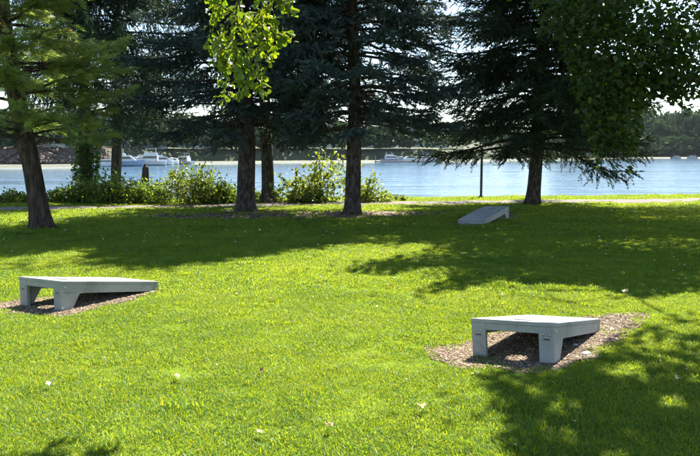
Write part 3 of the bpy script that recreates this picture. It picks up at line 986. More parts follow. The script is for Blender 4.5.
# the maple whose crown fills the upper right; its trunk stands outside the picture
def maple():
    g = np.random.default_rng(71)
    bx, by = 9.3, 12.9
    bz = float(gz_all(bx, by)) - .05
    e = empty('maple_tree', (bx, by, bz))
    tag(e, 'broad leafy maple hanging into the picture at the upper right', 'tree')
    hs = np.linspace(0, 4.2, 6)
    V, F = trunk_mesh(np.column_stack([-.1 * hs, -.03 * hs, hs]), .30 - .03 * hs, 20, 71)
    obj_np('trunk', V, F, M['bark'], e, smooth=True)
    Rr = np.array([6.6, 6.4, 3.9])
    cc = np.array([0, -.3, 5.4])
    cl = []
    while len(cl) < 180:
        d = nrm(g.normal(size=3)) * g.random() ** .4
        p = cc + d * Rr
        if p[2] < 1.4: continue
        cl.append(p)
    cl = np.array(cl)
    # low hanging end of the lowest bough, seen beside the far wood
    ex = np.array([at_depth(u, v, y) for u, v, y in ((600, 120, 11.2), (612, 140, 11.0), (628, 150, 11.0), (596, 140, 11.4), (585, 125, 11.5), (605, 158, 11.1), (570, 105, 11.6), (590, 95, 11.3), (640, 80, 11.2), (560, 70, 11.8), (575, 40, 11.6), (620, 55, 11.2), (655, 60, 11.0), (690, 80, 11.0), (545, 30, 12.0), (600, 20, 11.4), (650, 25, 11.2), (690, 30, 11.4), (670, 85, 11.3), (630, 100, 11.3), (560, 120, 12.0), (545, 90, 12.2), (580, 150, 11.5))]) - np.array([bx, by, bz])
    extra = np.vstack([ex, ex + g.normal(0, .25, ex.shape), ex[8:] + g.normal(0, .4, ex[8:].shape)])
    # boughs over the lawn out of view, added for the shade they cast
    S1 = [(470, 382), (500, 375), (562, 376), (600, 352), (632, 328), (665, 321), (760, 313), (800, 520), (530, 520), (505, 420)]
    S2 = [(350, 269), (430, 252), (440, 246), (520, 225), (760, 222), (760, 288), (700, 290), (640, 299), (560, 284), (470, 286), (392, 304), (440, 282), (350, 273)]
    S3 = [(545, 211), (720, 205), (780, 205), (780, 240), (560, 240)]
    over = []
    for S, num in ((S1, 50), (S2, 130), (S3, 250)):
        k = 0
        q = np.array(S, float)
        while k < num:
            u, v = g.uniform(q.min(0), q.max(0))
            if not in_poly(u, v, S): continue
            x, y = ground(u, v)
            h = g.uniform(4.9, 7.6) if S is not S3 else g.uniform(6.3, 9.8)
            p = np.array([x - SHIFT[0] * h, y - SHIFT[1] * h, h])
            if S is S1 and vnoise(x, y, 1.7, 17) < .48: continue
            if project(p)[1][0] > -25 or shades_lawn(p[None])[0]: continue
            if S is S2 and p[1] > 16: continue
            if S is S3 and (p[1] > 25 or (p[1] > 20.5 and p[0] < 8)): continue
            over.append(p - np.array([bx, by, bz]))
            k += 1
    n0 = len(cl)
    cl = np.vstack([cl, np.array(over), extra])
    limbs, tops = [], []
    for k in range(11):
        az = 2 * np.pi * k / 11 + g.normal(0, .15)
        o = np.array([-.1 * 3, -.1, g.uniform(2.2, 4.1)])
        rr = g.uniform(.55, .75)
        t = cc + np.array([math.cos(az) * Rr[0] * rr, math.sin(az) * Rr[1] * rr, g.uniform(-1.6, 2.4)])
        C = limb_path(o, t, g)
        limbs.append((C, np.linspace(.11, .03, len(C))))
        tops.append(C)
    C = limb_path(np.array([-.3, -.1, 2.6]), extra[4] + np.array([.6, .3, .5]), g, n=9)
    limbs.append((C, np.linspace(.10, .02, len(C)))); tops.append(C)
    for t in ((-5.9, -4.4, 5.6), (-5.2, -2.2, 5.9), (-6.3, .2, 6.0), (-4.2, -5.2, 5.2), (2.0, 8.0, 7.0), (.2, 5.5, 6.8)):
        C = limb_path(np.array([-.4, -.1, 3.4]), np.array(t), g, n=10)
        limbs.append((C, np.linspace(.055, .012, len(C)))); tops.append(C)
    nodes = np.concatenate(tops)
    VM = ([470, 520, 560, 580, 592, 605, 634, 641, 650, 675, 700, 740], [-30, 5, 50, 100, 145, 158, 163, 125, 112, 106, 104, 104])
    LP, LD = [], []
    for i, p in enumerate(cl):
        main = i >= len(cl) - len(extra)
        sh = n0 <= i < len(cl) - len(extra)
        j = np.argmin(np.linalg.norm(nodes - p, axis=1) + np.where(nodes[:, 2] < p[2] + .8, 0, .7))
        wp = p[None] + np.array([[bx, by, bz]])
        if not main and shades_lawn(wp)[0]: continue
        pu, pv_ = project(wp)
        if not main and wp[0, 1] > 1 and pv_[0] < 460 and pv_[0] > np.interp(pu[0], *VM) - 6: continue
        C = limb_path(nodes[j], p, g, n=5)
        limbs.append((C, np.linspace(.022, .006, 5)))
        n = (180 if not sh else 135) if not main else 165
        sc_ = (np.array([.52, .52, .34]) if not sh else np.array([.36, .36, .2])) if not main else np.array([.30, .30, .20])
        D = g.normal(0, 1, (n, 3)) * sc_
        LP.append(p + D)
        LD.append(nrm(D * np.array([1, 1, .4]) + np.array([0, 0, -.25]) + g.normal(0, .25, D.shape)))
    LP, LD = np.concatenate(LP), np.concatenate(LD)
    Wp = LP + np.array([bx, by, bz])
    k = shades_lawn(Wp) & (g.random(len(LP)) < .93)
    u, v = project(Wp)
    vmax = np.interp(u, *VM)
    vmax = vmax + 14 * g.uniform(-1, 1, len(u)) * (u < 600) + 34 * (vnoise(u, v, .07, 3) - .62)
    k |= (v > vmax) & (v < 300) & (Wp[:, 1] > 1)
    LP, LD = LP[~k], LD[~k]
    kept = []
    for C, r in limbs:                                        # no bare twig hangs below the leaves
        cu, cv = project(C + np.array([bx, by, bz]))
        if (cv > np.interp(cu, *VM) + 2).any() and len(kept) > 20: continue
        kept.append((C, r))
    print('maple twigs dropped', len(limbs) - len(kept), [i for i, (C, r) in enumerate(kept) if (C[:, 2] < 1.2).any()])
    V, F = tubes(kept, 5)
    obj_np('branches', V, F, M['bark'], e)
    X, Y, Z = axes(LD, g.normal(0, .7, len(LP)))
    s = g.uniform(.06, .11, (len(LP), 1))
    tone = np.clip(g.random(len(LP)) * .8 + .35 * (vnoise(LP[:, 0], LP[:, 2] + LP[:, 1], 1.0, 8) - .4), 0, 1)
    V, F, T = scatter(*MAPLE_S, LP, X * s, Y * s, Z * s, tone)
    tag(obj_np('crown', V, F, M['maple'], e, tone=T), kind='stuff')
    print('maple leaves', len(LP))


maple()


# the tree behind the camera whose leafy bough hangs into the top of the picture
def bough_tree():
    g = np.random.default_rng(81)
    bx, by = -2.6, -2.6
    e = empty('oak_tree', (bx, by, -.05))
    tag(e, 'bright yellow green leafy bough hanging from above into the top of the picture', 'tree')
    hs = np.linspace(0, 4.6, 6)
    V, F = trunk_mesh(np.column_stack([.05 * hs, .06 * hs, hs]), .22 - .02 * hs, 18, 81)
    obj_np('trunk', V, F, M['bark'], e, smooth=True)
    o = np.array([bx, by, -.05])
    limbs = []
    tip = at_depth(252, -45, 4.62) - o
    B = np.array([(.2, .25, 4.0), (.5, 1.6, 4.55), (.95, 3.6, 4.6), (1.35, 5.6, 4.05), (1.80, 6.75, 3.35), tuple(tip)])
    tt = np.linspace(0, 1, 20)
    Bp = np.column_stack([np.interp(tt, np.linspace(0, 1, len(B)), B[:, i]) for i in range(3)])
    bo = obj_np('bough', *tubes([(Bp, np.linspace(.055, .013, 20))], 8), M['bark'], e, smooth=True)
    # hanging twigs of the bough, with every leaf its own piece
    tw, leaves = [], []
    hang = [[(250, -45), (238, 0), (232, 40), (226, 75), (224, 98)], [(250, -45), (262, 5), (275, 30), (288, 42)], [(248, -40), (222, 0), (216, 30), (218, 55)],
            [(238, 0), (248, 40), (258, 70), (262, 92)], [(250, -45), (280, -5), (288, 8)], [(232, 40), (240, 62), (244, 92)], [(248, -40), (212, -10), (216, 12)],
            [(262, 5), (262, 30), (268, 55)], [(238, 0), (236, 22), (252, 24)], [(232, 40), (220, 50), (221, 64)]]
    for h in hang:
        dpt = 4.62 + g.normal(0, .13)
        C = np.array([at_depth(u, v, dpt + g.normal(0, .05)) for u, v in h]) - o
        if h[0][1] < -30: C[0] = tip
        t2 = np.linspace(0, 1, 14)
        C = np.column_stack([np.interp(t2, np.linspace(0, 1, len(h)), C[:, i]) for i in range(3)])
        tw.append((C, np.linspace(.006, .002, 14)))
        for i in range(2, 14):
            for q in range(9):
                d = nrm(nrm(C[i] - C[i - 1]) * .5 + g.normal(0, .55, 3) + np.array([0, 0, -.15]))
                leaves.append((C[i] + g.normal(0, .028, 3), d, g.uniform(.030, .062)))
    V, F = tubes(tw, 5)
    obj_np('twigs', V, F, M['bark'], bo)
    g.shuffle(leaves)
    lm = [mesh_np('leaf', OAK[0], OAK[1], M['oak'], tone=np.full(len(OAK[0]), t), smooth=False) for t in (.1, .35, .55, .75, .95)]
    for i, (p, d, s) in enumerate(leaves[:300]):
        X, Y, Z = (a[0] for a in axes(d[None], np.array([g.normal(0, .9)])))
        lo = link('leaf', lm[i % 5], bo)
        lo.matrix_local = Matrix(((X[0] * s, Y[0] * s, Z[0] * s, p[0]), (X[1] * s, Y[1] * s, Z[1] * s, p[1]), (X[2] * s, Y[2] * s, Z[2] * s, p[2]), (0, 0, 0, 1)))
    rest = leaves[300:]
    rp, rd, rs = np.array([l[0] for l in rest]), np.array([l[1] for l in rest]), np.array([[l[2]] for l in rest])
    X, Y, Z = axes(rd, g.normal(0, .9, len(rest)))
    V, F, T = scatter(*OAK, rp, X * rs, Y * rs, Z * rs, g.random(len(rest)))
    tag(obj_np('foliage', V, F, M['oak'], bo, tone=T), kind='stuff')
    LP, LD = [], []
    for k in range(60):
        c = np.array([.2, -1.2, 6.4]) + nrm(g.normal(size=3)) * g.random() ** .4 * np.array([3.0, 2.6, 2.0])
        a = np.array([.2, .25, g.uniform(3.4, 4.5)])
        C = limb_path(a, c, g, n=5)
        limbs.append((C, np.linspace(.05, .008, 5)))
        D = g.normal(0, .36, (90, 3))
        LP.append(c + D); LD.append(nrm(D + g.normal(0, .2, D.shape)))
    V, F = tubes(limbs, 5)
    obj_np('branches', V, F, M['bark'], e)
    LP, LD = np.concatenate(LP), np.concatenate(LD)
    X, Y, Z = axes(LD, g.normal(0, .9, len(LP)))
    s = g.uniform(.08, .12, (len(LP), 1))
    V, F, T = scatter(*OVAL, LP, X * s, Y * s, Z * s, g.random(len(LP)))
    tag(obj_np('crown', V, F, M['oak'], e, tone=T), kind='stuff')


bough_tree()


# ------------------------------------------------------------------ bushes along the bank
def bush(name, label, u, v, w, d, h, n, leaf, mat, seed, loose=0.25, shoots=6, cat='bush', group='bushes along the bank', tmpl=OVAL):
    g = np.random.default_rng(seed)
    x, y = ground(u, v)
    z = float(gz_all(x, y))
    e = empty(name, (x, y, z - .05))
    tag(e, label, cat, group)
    nc = max(8, int(n / 55))
    C = []
    while len(C) < nc:
        p = g.uniform(-1, 1, 3)
        p[2] = abs(p[2])
        r = np.linalg.norm(p)
        if r > 1 or (r < .45 and g.random() < .7): continue
        C.append(p * np.array([w / 2, d / 2, h]) * g.uniform(.8, 1.0) * (1 + .25 * math.sin(3 * p[0] + seed)))
    C = np.array(C)
    stems = []
    for c in C[::2]:
        a = np.array([c[0] * .3, c[1] * .3, -.05])
        stems.append((limb_path(a, c, g, n=5), np.linspace(.014, .004, 5)))
    LP, LD = [], []
    k = g.integers(0, nc, n)
    D = g.normal(0, 1, (n, 3)) * np.array([loose, loose, loose * .8]) * min(1.0, h)
    LP.append(C[k] + D); LD.append(nrm(D + g.normal(0, .12, D.shape) + np.array([0, 0, .05])))
    for s_ in range(shoots):
        c = C[g.integers(nc)]
        t = c * np.array([1.05, 1.05, 1]) + np.array([g.normal(0, .12), g.normal(0, .12), h * g.uniform(.2, .5)])
        P = limb_path(c, t, g, n=6)
        stems.append((P, np.linspace(.008, .002, 6)))
        q = P[g.integers(1, 6, 26)] + g.normal(0, .04, (26, 3))
        LP.append(q); LD.append(nrm(g.normal(size=(26, 3)) + np.array([0, 0, .3])))
    LP, LD = np.concatenate(LP), np.concatenate(LD)
    k = LP[:, 2] > .02
    LP, LD = LP[k], LD[k]
    obj_np('stems', *tubes(stems, 4), M['bark'], e)
    X, Y, Z = axes(LD, g.normal(0, .9, len(LP)))
    s = leaf * g.uniform(.7, 1.3, (len(LP), 1))
    tone = np.clip(g.random(len(LP)) * .75 + .5 * (vnoise(LP[:, 0] * 2, LP[:, 2] * 2, 1.0, seed % 40) - .25), 0, 1)
    V, F, T = scatter(*tmpl, LP, X * s, Y * s, Z * s, tone)
    tag(obj_np('foliage', V, F, mat, e, tone=T), kind='stuff')
    return e


bush('low_bush', 'low yellow green bush at the left picture edge by the path', -14, 203.5, 2.6, 1.0, .42, 2600, .075, M['shrub_y'], 91, .16, 3)
bush('low_bush', 'low yellow green bush left of the leaning cedar trunk', 18, 203.5, 2.2, 1.0, .40, 2200, .075, M['shrub_y'], 92, .16, 3)
bush('low_bush', 'low yellow green bush right behind the leaning cedar trunk', 55, 203.2, 2.2, 1.0, .48, 2200, .075, M['shrub_y'], 93, .18, 4)
bush('leafy_bush', 'rounded green bush at the foot of the ivy trunk', 84, 203, 1.9, 1.2, .78, 3000, .085, M['shrub'], 94, .2, 5)
bush('leafy_bush', 'rounded green bush below the slim trunk', 118, 203, 2.0, 1.2, .72, 3200, .085, M['shrub'], 95, .2, 6)
bush('leafy_bush', 'lower green bush between the slim trunk and the tall pale bush', 150, 203, 1.8, 1.1, .55, 2400, .085, M['shrub'], 96, .2, 6)
bush('tall_bush', 'tall pale leafy bush left of the thick dark trunk', 198, 203.5, 1.75, 1.3, 1.10, 3400, .09, M['shrub_y'], 97, .22, 10)
bush('leafy_bush', 'small dark bush just left of the thick dark trunk', 226, 203.5, 1.1, .9, .62, 1500, .085, M['shrub'], 98, .2, 5)
bush('sapling_bush', 'airy pale sapling right of the thick dark trunk', 296, 203.0, 1.1, .8, 1.05, 800, .11, M['shrub_y'], 99, .24, 8)
bush('sapling_bush', 'tall airy sapling left of the middle spruce trunk', 324, 203.0, 1.3, .9, 1.5, 1100, .11, M['shrub_y'], 100, .28, 8)
bush('leafy_bush', 'rounded bright bush right behind the middle spruce trunk', 370, 202.5, 1.1, .9, .62, 1500, .085, M['shrub_y'], 101, .18, 6)
bush('low_bush', 'low weedy bush between the two pale saplings', 308, 203.5, 1.6, .9, .42, 1500, .08, M['shrub'], 102, .18, 4)
bush('low_bush', 'small low bush at the far end of the bush line by the water', 398, 201.0, 1.2, .7, .22, 800, .07, M['shrub_y'], 103, .14, 2)
bush('low_bush', 'low bush seen between the thick dark trunk and the saplings', 262, 202.5, 1.2, .8, .45, 1200, .085, M['shrub'], 104, .18, 3)


# ivy on its trunk: a climbing plant of its own
def ivy():
    g = np.random.default_rng(111)
    x, y = ground(88, 198)
    z = float(gz_all(x, y)) - .06
    e = empty('ivy', (x, y, z))
    tag(e, 'green ivy climbing a tree trunk behind the bushes', 'ivy')
    n = 1500
    h = g.uniform(.1, 2.7, n)
    a = g.uniform(0, 6.28, n)
    r = .22 + .16 * vnoise(a * 2, h * 3, 1.0, 3) + g.normal(0, .04, n)
    P = np.column_stack([r * np.cos(a), r * np.sin(a), h])
    D = nrm(np.column_stack([np.cos(a), np.sin(a), -.6 + 0 * a]) + g.normal(0, .35, (n, 3)))
    X, Y, Z = axes(D, g.normal(0, .5, n))
    s = g.uniform(.07, .13, (n, 1))
    V, F, T = scatter(*MAPLE, P, X * s, Y * s, Z * s, g.random(n))
    tag(obj_np('foliage', V, F, M['ivy'], e, tone=T), kind='stuff')
    st = []
    for k in range(6):
        a0 = k * 1.05
        hh = np.linspace(0, 2.6, 12)
        st.append((np.column_stack([.21 * np.cos(a0 + .5 * np.sin(hh * 1.7 + k)), .21 * np.sin(a0 + .5 * np.sin(hh * 1.7 + k)), hh]), np.linspace(.016, .006, 12)))
    obj_np('stems', *tubes(st, 5), M['bark'], e)


ivy()


# ------------------------------------------------------------------ cornhole boards
def board(label, px, py, ang, roll, pit, z0, first=[]):
    W, L, H, HL = 0.611, 1.233, 0.278, 0.088
    e = empty('cornhole_board', (px, py, z0))
    a = np.array([math.cos(ang), math.sin(ang), pit])
    a = nrm(a)
    r = nrm(np.array([math.sin(ang), -math.cos(ang), roll]))
    up = nrm(np.cross(r, a))
    r = np.cross(a, up)
    e.matrix_world = Matrix(((r[0], a[0], up[0], px), (r[1], a[1], up[1], py), (r[2], a[2], up[2], z0), (0, 0, 0, 1)))
    tag(e, label, 'game board', 'cornhole boards on the lawn')
    sl_ = (HL - H) / L

    def top(y): return H + sl_ * y
    if not first:
        d = {}
        # playing surface with a real hole near the high end
        hy, hr, th = 0.23, 0.080, 0.030
        n = 32
        an = np.linspace(0, 2 * np.pi, n, endpoint=False) + np.pi / n
        inn = [(hr * math.cos(t), hy + hr * math.sin(t)) for t in an]
        out = []
        for t in an:
            dx, dy = math.cos(t), math.sin(t)
            k = min((W / 2) / abs(dx) if dx else 9, (L - hy) / dy if dy > 0 else (hy / -dy if dy < 0 else 9))
            out.append((dx * k, hy + dy * k))
        cs = [(W / 2, 0.0), (W / 2, L), (-W / 2, L), (-W / 2, 0.0)]
        for c in cs:                                                     # snap the nearest ray to each corner
            i = min(range(n), key=lambda i: (out[i][0] - c[0]) ** 2 + (out[i][1] - c[1]) ** 2)
            out[i] = c
        V = [(x, y, top(y)) for x, y in out] + [(x, y, top(y)) for x, y in inn] + [(x, y, top(y) - th) for x, y in out] + [(x, y, top(y) - th) for x, y in inn]
        F = []
        for i in range(n):
            j = (i + 1) % n
            F += [(i, j, n + j, n + i), (2 * n + j, 2 * n + i, 3 * n + i, 3 * n + j), (j, i, 2 * n + i, 2 * n + j), (n + i, n + j, 3 * n + j, 3 * n + i)]
        d['top'] = MB().add(V, F).mesh('top_panel', M['board'], 0.004)
        t2, tk = th + .001, .032
        for sgn, key in ((-1, 'sl'), (1, 'sr')):
            x0, x1 = (-W / 2 + .004, -W / 2 + .004 + tk) if sgn < 0 else (W / 2 - .004 - tk, W / 2 - .004)
            prof_ = [(.035, top(.035) - t2), (L - .004, top(L) - t2), (L - .004, 0.0), (L - .10, -.004), (.215, top(.215) - .115), (.035, top(.035) - .112)]
            d[key] = MB().prism(prof_, 'x', x0, x1).mesh('side_panel', M['board'])
            lp = [(.0345, top(0) - .1125), (.214, top(.215) - .1155), (.115, -.02), (.0345, -.02)]
            q = MB().prism(lp, 'x', x0, x1)
            fx0, fx1 = (x0, x0 + .105) if sgn < 0 else (x1 - .105, x1)
            q.box(fx0, fx1, .004, .0345, -.02, top(0) - .0315)
            d['l' + key] = q.mesh('leg', M['board'])
        d['fr'] = MB().box(-W / 2 + .1095, W / 2 - .1095, .005, .034, top(0) - .080, top(0) - .0315).mesh('end_panel', M['board'], 0.002)
        d['lo'] = MB().box(-W / 2 + .037, W / 2 - .037, L - .036, L - .005, -.01, top(L) - t2 - .004).mesh('end_panel', M['board'], 0.003)
        v, f = tubes([(np.array([(0, 0, 0), (0, -.004, 0), (0, -.005, 0)]), [.0085, .0085, .0001])], 10)
        d['bolt'] = mesh_np('bolt', v, f, M['bolt'], smooth=False)
        d['slot'] = MB().box(-.022, .022, -.0015, .002, -.004, .004).mesh('slot', M['slot'])
        first.append(d)
    d = first[0]
    link('top_panel', d['top'], e)
    for k in ('sl', 'sr'):
        s_ = link('side_panel', d[k], e)
        l_ = link('leg', d['l' + k], e)
        sg = -1 if k == 'sl' else 1
        for dx in (.030, .075):
            link('bolt', d['bolt'], l_, (sg * (W / 2 - dx), .004, H - .086))
        link('slot', d['slot'], l_, (sg * (W / 2 - .055), .004, H - .118))
        for yy in (.05, L - .16):
            b_ = link('bolt', d['bolt'], s_, (sg * (W / 2 - .004), yy, top(yy) - .062))
            b_.rotation_euler = (0, 0, math.pi / 2 * sg)
            b_.scale = (1.5, 1.0, 1.5)
    link('end_panel', d['fr'], e)
    link('end_panel', d['lo'], e)
    return e


board('grey slanted cornhole board in the sun on the brown mulch patch', *BOARDS[0])
board('grey slanted cornhole board seen from its long side on the sunny lawn at the left', *BOARDS[1])
board('grey cornhole board far back in the tree shade, its low end towards us', *BOARDS[2])


# ------------------------------------------------------------------ post by the water
x, y = ground(481, 197.5)
e = empty('metal_post', (x, y, float(gz_all(x, y)) - .05))
tag(e, 'thin dark metal post at the water edge', 'post')
obj_np('shaft', *tubes([(np.array([(0, 0, 0), (0, 0, 1.62)]), [.042, .04])], 12), M['post'], e, smooth=True)
obj_np('cap', *tubes([(np.array([(0, 0, 1.61), (0, 0, 1.65), (0, 0, 1.68)]), [.052, .05, .002])], 12), M['post'], e)
obj_np('base_collar', *tubes([(np.array([(0, 0, 0.0), (0, 0, .12), (0, 0, .125)]), [.075, .07, .042])], 12), M['post'], e)
# weathered stump among the bushes
x, y = ground(145, 200)
V, F = trunk_mesh([(0, 0, -.1), (.02, 0, .5), (.05, 0, 1.0), (.04, 0, 1.12)], [.13, .11, .08, .01], 12, 5, .2, .2)
o = obj_np('tree_stump', V, F, M['bark'], smooth=True)
o.location = (x, y, float(gz_all(x, y)))
tag(o, 'short pointed dark stump rising from the green bushes', 'stump')

# ------------------------------------------------------------------ mulch chips, stones, leaves
CHIP = (np.array([(-.5, -.5, -.5), (.5, -.5, -.5), (.5, .5, -.5), (-.5, .5, -.5), (-.4, -.45, .5), (.45, -.4, .5), (.4, .45, .5), (-.45, .4, .5)], float),
        np.array([(4, 5, 6, 7), (0, 1, 5, 4), (1, 2, 6, 5), (2, 3, 7, 6), (3, 0, 4, 7)]))


def chips(name, label, outline, n, seed, mat, size=(.012, .045), lift=.008, spread=1.10):
    g = np.random.default_rng(seed)
    lo, hi = outline.min(0), outline.max(0)
    c = outline.mean(0)
    P = np.zeros((0, 2))
    o2 = c + (outline - c) * spread
    while len(P) < n:
        q = g.uniform(lo - .05, hi + .05, (n * 2, 2))
        P = np.vstack([P, q[in_poly(q[:, 0], q[:, 1], o2)]])
    P = P[:n]
    P = np.column_stack([P, gz_all(P[:, 0], P[:, 1]) + lift])
    D = g.normal(size=(n, 3)) * np.array([1, 1, .25])
    X, Y, Z = axes(D, g.normal(0, .3, n))
    l = g.uniform(*size, (n, 1)) * g.uniform(.5, 1.0, (n, 1))
    V, F, T = scatter(*CHIP, P, X * l * g.uniform(.15, .6, (n, 1)), Y * l, Z * .006, g.random(n))
    tag(obj_np(name, V, F, mat, tone=T), label, kind='stuff')


chips('wood_chips', 'brown wood chips and crumbs under the nearer board', BED_R, 11000, 121, M['wood_chip'], (.007, .034))
chips('wood_chips', 'brown wood chips under the board seen from its side', BED_L, 6000, 122, M['wood_chip'], (.007, .034))
chips('wood_chips', 'brown wood chips under the distant board', BED_F, 700, 123, M['wood_chip'], (.02, .06))
chips('fallen_needles', 'dry twigs and needles under the thick dark spruce', LIT1, 2500, 124, M['wood_chip'], (.02, .12))
chips('fallen_needles', 'dry twigs and needles under the middle spruce', LIT2, 1600, 125, M['wood_chip'], (.02, .12))


def stone(label, u, v, s, seed):
    g = np.random.default_rng(seed)
    x, y = ground(u, v)
    V = ICO * np.array([s, s * .7, s * .32]) * g.uniform(.85, 1.15, (12, 1))
    a = g.uniform(0, 3)
    V = np.column_stack([V[:, 0] * math.cos(a) - V[:, 1] * math.sin(a), V[:, 0] * math.sin(a) + V[:, 1] * math.cos(a), V[:, 2]])
    me = mesh_np('stone', V, ICF, M['stone'])
    import bmesh
    bm = bmesh.new(); bm.from_mesh(me)
    bmesh.ops.bevel(bm, geom=list(bm.edges), offset=s * .12, segments=1, affect='EDGES')
    bm.to_mesh(me); bm.free()
    o = link('flat_stone', me, None, (x, y, float(gz_all(x, y)) + s * .18))
    tag(o, label, 'stone')


stone('pale flat stone on the mulch right of the nearer board leg', 586, 358, .055, 1)
stone('small pale stone on the mulch in front of the nearer board', 575, 347, .04, 2)
stone('pale stone at the back corner of the mulch by the low board end', 612, 330, .035, 3)
stone('small pale stone on the soil by the low end of the side-on board', 153, 291, .035, 4)

g = np.random.default_rng(131)


def on_lawn(n, y0, y1, keep=None):
    P = np.zeros((0, 2))
    while len(P) < n:
        y = np.sqrt(g.uniform(y0 * y0, y1 * y1, n))
        x = g.uniform(-1, 1, n) * (.58 * y + 1.0)
        q = np.column_stack([x, y])
        P = np.vstack([P, q])
    return P[:n]


P = np.vstack([on_lawn(200, 2.5, 7), on_lawn(1300, 6.5, 19)])
k = ~in_poly(P[:, 0], P[:, 1], LIT) | (g.random(len(P)) < .3)
P = P[k & (past_edge(P[:, 0], P[:, 1]) < -.5)]
n = len(P)
P3 = np.column_stack([P, gz_all(P[:, 0], P[:, 1]) + g.uniform(.02, .05, n)])
X, Y, Z = axes(g.normal(size=(n, 3)) * np.array([1, 1, .3]), g.normal(0, .5, n))
s = g.uniform(.018, .055, (n, 1)) * np.interp(P[:, 1], [4, 7, 10], [.5, .65, 1.0])[:, None]
V, F, T = scatter(*OVAL, P3, X * s * 1.2, Y * s, Z * s * 2.0, g.random(n) ** .8)
tag(obj_np('fallen_leaves', V, F, M['dead_leaf'], tone=T), 'small pale dry leaves scattered over the lawn', kind='stuff')
BIG = [(52, 388, .07, .7, 'curled pale dead leaf on the sunny grass near the lower left corner'), (174, 383, .07, .9, 'flat whitish leaf on the sunny grass below the side-on board'),
       (420, 414, .08, .45, 'pinkish brown dead leaf on the grass below the mulch patch'), (332, 435, .06, .25, 'reddish leaf on the grass at the bottom middle of the picture'),
       (263, 378, .06, .1, 'dark curled leaf standing in the sunny grass in mid lawn'), (676, 386, .06, .8, 'pale leaf lying in the dappled shade near the right edge'),
       (624, 298, .09, .9, 'pale broad leaf on sunny grass behind the nearer board'), (502, 300, .07, .35, 'brown leaf on the sunny grass above the nearer board'),
       (388, 290, .07, .3, 'orange brown leaf on the sunny lawn left of the tree shadow'), (258, 441, .05, 1.0, 'tiny white leaf on the grass at the lower middle')]
for i, (u, v, s, t, lab) in enumerate(BIG):
    x, y = ground(u, v)
    gg = np.random.default_rng(200 + i)
    s *= .72
    tv = MAPLE[0].copy() * s
    tv[:, 2] += 3.5 * (tv[:, 0] ** 2) / s * .4 + gg.normal(0, .05 * s, len(tv))
    o = obj_np('fallen_leaf', tv, MAPLE[1], M['dead_leaf'], tone=np.full(len(tv), t))
    o.location = (x, y, float(gz_all(x, y)) + .045)
    o.rotation_euler = (gg.uniform(-.4, .4), gg.uniform(-.4, .4), gg.uniform(0, 6))
    tag(o, lab, 'leaf', 'larger fallen leaves on the lawn')


# ------------------------------------------------------------------ grass (uncountable: one object, instanced tufts)
def tuft(seed, n, rad, hmin, hmax, wid, name):
    g = np.random.default_rng(seed)
    r = rad * np.sqrt(g.random(n))
    a = g.uniform(0, 6.28, n)
    b = np.column_stack([r * np.cos(a), r * np.sin(a), np.full(n, -.006)])
    h = g.uniform(hmin, hmax, n) * (1 - .25 * (r / rad))
    th = g.uniform(0, 6.28, n)
    ln = np.abs(g.normal(.55, .42, n))
    d = np.column_stack([np.cos(th) * ln, np.sin(th) * ln, np.ones(n)])
    sd = np.column_stack([-np.sin(th), np.cos(th), np.zeros(n)]) * (wid * g.uniform(.6, 1.3, n) / 2)[:, None]
    sd = np.where((g.random(n) < .5)[:, None], sd, sd[:, [1, 0, 2]])
    mid = b + d * (h * .55)[:, None]
    tip = b + d * h[:, None] + np.column_stack([np.cos(th), np.sin(th), -.5 * np.ones(n)]) * (h * .35 * ln)[:, None]
    V = np.stack([b - sd, b + sd, mid - sd * .85, mid + sd * .85, tip], 1).reshape(-1, 3)
    k = np.arange(n)[:, None] * 5
    F = np.concatenate([k + np.array([0, 1, 3]), k + np.array([0, 3, 2]), k + np.array([2, 3, 4])])
    tone = np.repeat(np.clip(g.beta(3, 2.6, n), 0, 1) + (g.random(n) < .03) * 1.6, 5)
    return bpy.data.objects.new(name, mesh_np(name, V, F, M['grass'], tone=tone))


gcol = bpy.data.collections.new('grass_tufts')
names = []
for i in range(6): gcol.objects.link(tuft(300 + i, 430, .13, .012, .034, .0032, 'tuft_a%d' % i))
for i in range(4): gcol.objects.link(tuft(320 + i, 330, .17, .013, .035, .0056, 'tuft_b%d' % i))
for i in range(4): gcol.objects.link(tuft(340 + i, 220, .24, .016, .040, .012, 'tuft_c%d' % i))

g = np.random.default_rng(151)
PP, SS, II = [], [], []
for (y0, y1, dn, i0, i1) in ((1.6, 7.0, 120, 0, 6), (7.0, 12.5, 75, 6, 10), (12.5, 26.5, 45, 10, 14)):
    ar = (y1 - y0) * 2 * (.58 * (y0 + y1) / 2 + 1.2)
    n = int(ar * dn)
    y = g.uniform(y0, y1, n * 2)
    x = g.uniform(-1, 1, n * 2) * (.58 * y1 + 1.2)
    k = np.abs(x) < .58 * y + 1.2
    x, y = x[k][:n], y[k][:n]
    keep = past_edge(x, y) < 1.2
    for b in BEDS:
        c = b.mean(0)
        keep &= ~in_poly(x, y, c + (b - c) * (1.0 + .09 / np.maximum(.3, np.linalg.norm(b - c, axis=1))[:, None])) | (g.random(len(x)) < .012)
    for b in (LIT1, LIT2):
        keep &= ~in_poly(x, y, b) | (g.random(len(x)) < .10)
    keep &= (dist_path(x, y) > .66 + .5 * (vnoise(x, y, 1.6, 33) - .5)) | (g.random(len(x)) < .04)
    x, y = x[keep], y[keep]
    PP.append(np.column_stack([x, y, gz_all(x, y)]))
    SS.append(.80 + .35 * vnoise(x, y, .8, 44) + .25 * vnoise(x, y, 3.1, 45) + .15 * g.normal(size=len(x)))
    II.append(g.integers(i0, i1, len(x)))
PP, SS, II = np.concatenate(PP), np.clip(np.concatenate(SS), .65, 1.6), np.concatenate(II)
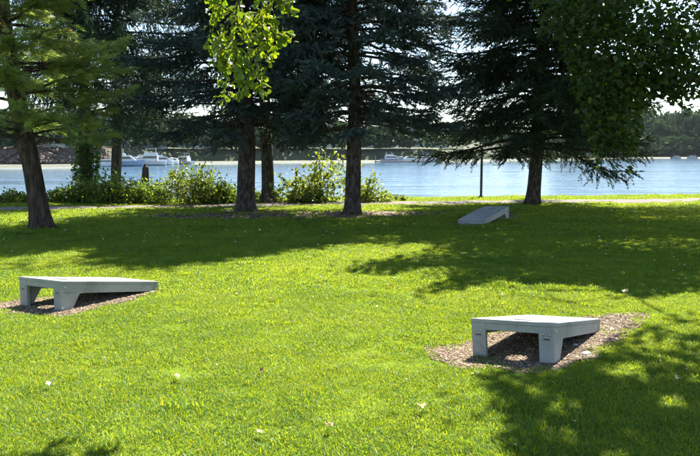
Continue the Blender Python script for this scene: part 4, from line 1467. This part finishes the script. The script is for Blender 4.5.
# shorten the tufts that meet the mulch edges
me = bpy.data.meshes.new('grass')
me.vertices.add(len(PP))
me.vertices.foreach_set('co', PP.astype(np.float32).ravel())
rot = np.column_stack([g.normal(0, .06, len(PP)), g.normal(0, .06, len(PP)), g.uniform(0, 6.28, len(PP))])
a = me.attributes.new('rot', 'FLOAT_VECTOR', 'POINT'); a.data.foreach_set('vector', rot.astype(np.float32).ravel())
a = me.attributes.new('scl', 'FLOAT', 'POINT'); a.data.foreach_set('value', SS.astype(np.float32))
a = me.attributes.new('idx', 'INT', 'POINT'); a.data.foreach_set('value', II.astype(np.int32))
go = link('grass', me)
me.materials.append(M['grass'])
tag(go, 'short green lawn grass covering the park ground', kind='stuff')
nt = bpy.data.node_groups.new('grass_scatter', 'GeometryNodeTree')
nt.interface.new_socket('Geometry', in_out='INPUT', socket_type='NodeSocketGeometry')
nt.interface.new_socket('Geometry', in_out='OUTPUT', socket_type='NodeSocketGeometry')
gi, go_ = nt.nodes.new('NodeGroupInput'), nt.nodes.new('NodeGroupOutput')
ci = nt.nodes.new('GeometryNodeCollectionInfo')
ci.inputs['Collection'].default_value = gcol
ci.inputs['Separate Children'].default_value = True
ci.inputs['Reset Children'].default_value = True
ip = nt.nodes.new('GeometryNodeInstanceOnPoints')
ip.inputs['Pick Instance'].default_value = True


def named(nm, typ):
    n = nt.nodes.new('GeometryNodeInputNamedAttribute')
    n.data_type = typ
    n.inputs['Name'].default_value = nm
    return n.outputs[0]


e2r = nt.nodes.new('FunctionNodeEulerToRotation')
nt.links.new(named('rot', 'FLOAT_VECTOR'), e2r.inputs[0])
nt.links.new(gi.outputs[0], ip.inputs['Points'])
nt.links.new(ci.outputs[0], ip.inputs['Instance'])
nt.links.new(named('idx', 'INT'), ip.inputs['Instance Index'])
nt.links.new(e2r.outputs[0], ip.inputs['Rotation'])
nt.links.new(named('scl', 'FLOAT'), ip.inputs['Scale'])
nt.links.new(ip.outputs[0], go_.inputs[0])
md = go.modifiers.new('scatter', 'NODES')
md.node_group = nt
print('grass tufts', len(PP), 'tris', sum(len(m_.polygons) for m_ in bpy.data.meshes))
